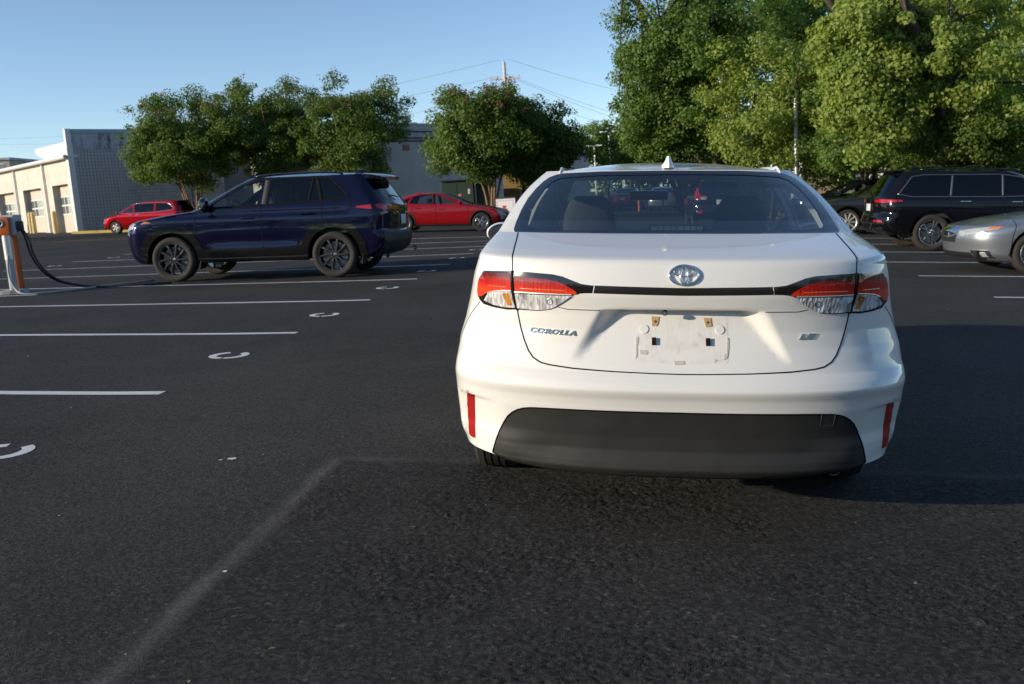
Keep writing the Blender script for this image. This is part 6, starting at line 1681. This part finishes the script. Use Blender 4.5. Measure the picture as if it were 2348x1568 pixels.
# --- wooden fence on the right, far buildings
def fence():
    p = Vector((9.0, 46.6)); d = Vector((1.0, .02)); n = 90; r = empty('board_fence', (p.x, p.y, 0), 0, 'weathered wooden board fence behind the parked SUVs on the right', 'fence')
    g = random.Random(4); M_FB = plain('fence_board', (.40, .34, .24), rough=.9, var=.35, scale=5)
    me = []
    for k in range(3):
        o = MB().prism([(0, 0), (.135, 0), (.135, 1.62), (.10, 1.70), (.035, 1.70), (0, 1.62)], .02, (0, 0, 0), (1, 0, 0), (0, 0, 1), (0, 1, 0)).build('board', M_FB, r); me.append(o.data); bpy.data.objects.remove(o)
    for i in range(n):
        x = i*.147; o = link('board', me[i % 3], None, r); o.location = (x, .02*x+g.uniform(-.006, .006), g1(p.x+x, p.y)+g.uniform(-.03, .02)+.02); o.rotation_euler = (0, g.uniform(-.01, .01), 0)
    for zz in (.4, 1.3):
        MB().box((n*.147/2, .06+.02*n*.147/2, g1(p.x+6, p.y)+zz), (n*.147, .04, .09), rz=.02).build('rail', M_FB, r)
fence()
def block(name, label, c, size, rz, wall, nx, nz, wmat, roof=None):
    r = empty(name, c, rz, label, 'building'); X, Y, Z = size
    MB().box((0, 0, Z/2), size).build('wall', wall, r); MB().box((0, 0, Z+.15), (X+.4, Y+.4, .3)).build('roof', roof or M_PARGE, r)
    for i in range(nx):
        for k in range(nz):
            x = -X/2+X*(i+.5)/nx; z = Z*(k+.55)/nz
            o = MB().box((x, -Y/2-.01, z), (X/nx*.46, .06, Z/nz*.5)).build('window', M_WHITEM, r); MB().box((x, -Y/2-.045, z), (X/nx*.40, .03, Z/nz*.44)).build('pane', wmat, o)
p = cam_at(2040, 260, 64); block('apartment_house', 'white house glimpsed between the trees on the right', (p[0], p[1], g1(p[0], p[1])), (13, 8, 8.5), R(-8), plain('house_white', (.74, .74, .72), rough=.7), 5, 3, M_DOORG)
p = cam_at(28, 420, 120); block('brick_block', 'distant red brick building beyond the garage roof at far left', (p[0]-3, p[1], g1(p[0], p[1])), (9.5, 8, cam_at(28, 371, 120)[2]-g1(p[0], p[1])), R(8), M_RBRICK, 4, 4, M_DOORG)

# --- charging post with cables
def charger():
    x, y = -9.50, 13.62; z = g1(x, y); M_OR = plain('orange_enamel', (.48, .10, .015), rough=.4, coat=.4, var=.12, scale=5)
    r = empty('charging_post', (x, y, z), R(6), 'grey charging post with orange box and round dial at the left edge', 'charger')
    MB().bbox((0, 0, .035), (.34, .26, .07), .01).build('base_plate', M_PARGE, r)
    MB().cyl((0, 0, .05), (0, 0, .55), .062, 16).build('lower_pole', M_PARGE, r, True); MB().cyl((0, 0, .55), (0, 0, .95), .070, 16).build('upper_pole', M_ALLOYW, r, True)
    MB().bbox((-.02, .10, 1.08), (.38, .24, .32), .03).build('housing', M_PARGE, r); MB().bbox((-.05, -.045, 1.07), (.31, .07, .29), .035).build('front_cover', M_OR, r, True)
    d = MB().lathe([(-.082, .001), (-.082, .045), (-.095, .05), (-.098, .06), (-.08, .066)], 24, 'Y', (-.04, 0, 1.12)).build('dial', M_CHROME, r, True)
    MB().lathe([(-.0835, .001), (-.0835, .036)], 20, 'Y', (-.04, 0, 1.12)).build('dial_face', M_FRIT, d)
    MB().bbox((.21, .05, 1.06), (.08, .12, .16), .03).build('plug_holster', M_PLASTIC, r, True)
    # second, orange post right behind
    x2, y2 = -9.60, 13.93; z2 = g1(x2, y2)
    q = empty('guard_post', (x2, y2, z2), 0, 'orange guard post right behind the charging post', 'post'); MB().cyl((0, 0, -.02), (0, 0, .92), .062, 16).build('tube', M_OR, q, True); MB().lathe([(.92, .062), (.95, .05), (.965, .001)], 16, 'Z').build('cap', M_OR, q, True)
    gp = lambda X, Y, h=.018: (X, Y, g1(X, Y)+h)
    m = MB()
    M_CAB = plain('cable_black', (.012, .013, .016), rough=.45)
    for k, off in enumerate((0, .05)):
        P = bez([(-9.29+off*.4, 13.66, z+1.06), (-9.24+off, 13.70, z+.86), (-9.22+off, 13.74, z+.62), (-9.14+off, 13.82, z+.36), (-9.02+off, 14.0, z+.16), (-8.86+off, 14.25, z+.05), gp(-8.62+off, 14.42+off), gp(-8.2, 14.52+off*1.6), gp(-7.9, 14.62+off), gp(-7.55-off, 14.95)], 8)
        MB().tube(P, .016, 8).build('charging_cable', M_CAB, r if False else None, 'all')
    cs = [o for o in bpy.data.objects if o.name.startswith('charging_cable')]
    tag(cs[0], 'left strand of the black cable drooping from the charging post', 'cable', 'charging cables'); tag(cs[1], 'right strand of the black cable drooping from the charging post', 'cable', 'charging cables')
    M_HOSE = plain('cable_grey', (.34, .36, .38), rough=.5)
    P = bez([(-9.47, 13.55, z+.62), (-9.47, 13.50, z+.36), (-9.40, 13.48, z+.12), gp(-9.22, 13.42), gp(-8.95, 13.55), gp(-8.75, 13.95), gp(-8.62, 14.38), gp(-8.45, 15.0), gp(-8.2, 15.6)], 8)
    tag(MB().tube(P, .016, 8).build('grey_cable', M_HOSE, None, 'all'), 'grey cable looping over the ground from post to SUV', 'cable')
    P = bez([(-9.40, 13.66, z+.92), (-9.36, 13.6, z+.70), (-9.40, 13.58, z+.52), (-9.33, 13.6, z+.45), (-9.29, 13.62, z+.66), (-9.33, 13.64, z+.88)], 8)
    MB().tube(P, .010, 6).build('hanging_loop', M_CAB, r, 'all')
charger()

# --- orange delineators down the aisle
for k, (x, y, lab) in enumerate(((1.38, 53.4, 'left of three orange posts seen through the rear window'), (1.74, 50.6, 'middle of three orange posts seen through the rear window'), (2.49, 48.7, 'right of three orange posts seen through the rear window'))):
    z = g1(x, y); r = empty('delineator', (x, y, z), 0, lab, 'delineator', 'orange delineator posts'); M_DO = MATS.get('delineator_orange') or plain('delineator_orange', (.75, .14, .05), rough=.5)
    MB().lathe([(0, .20), (.04, .20), (.06, .08)], 14, 'Z').build('rubber_base', M_UNDER, r); MB().lathe([(.05, .06), (.95, .05), (1.0, .04), (1.02, .001)], 12, 'Z').build('tube', M_DO, r, True)
bpy.context.view_layer.update()
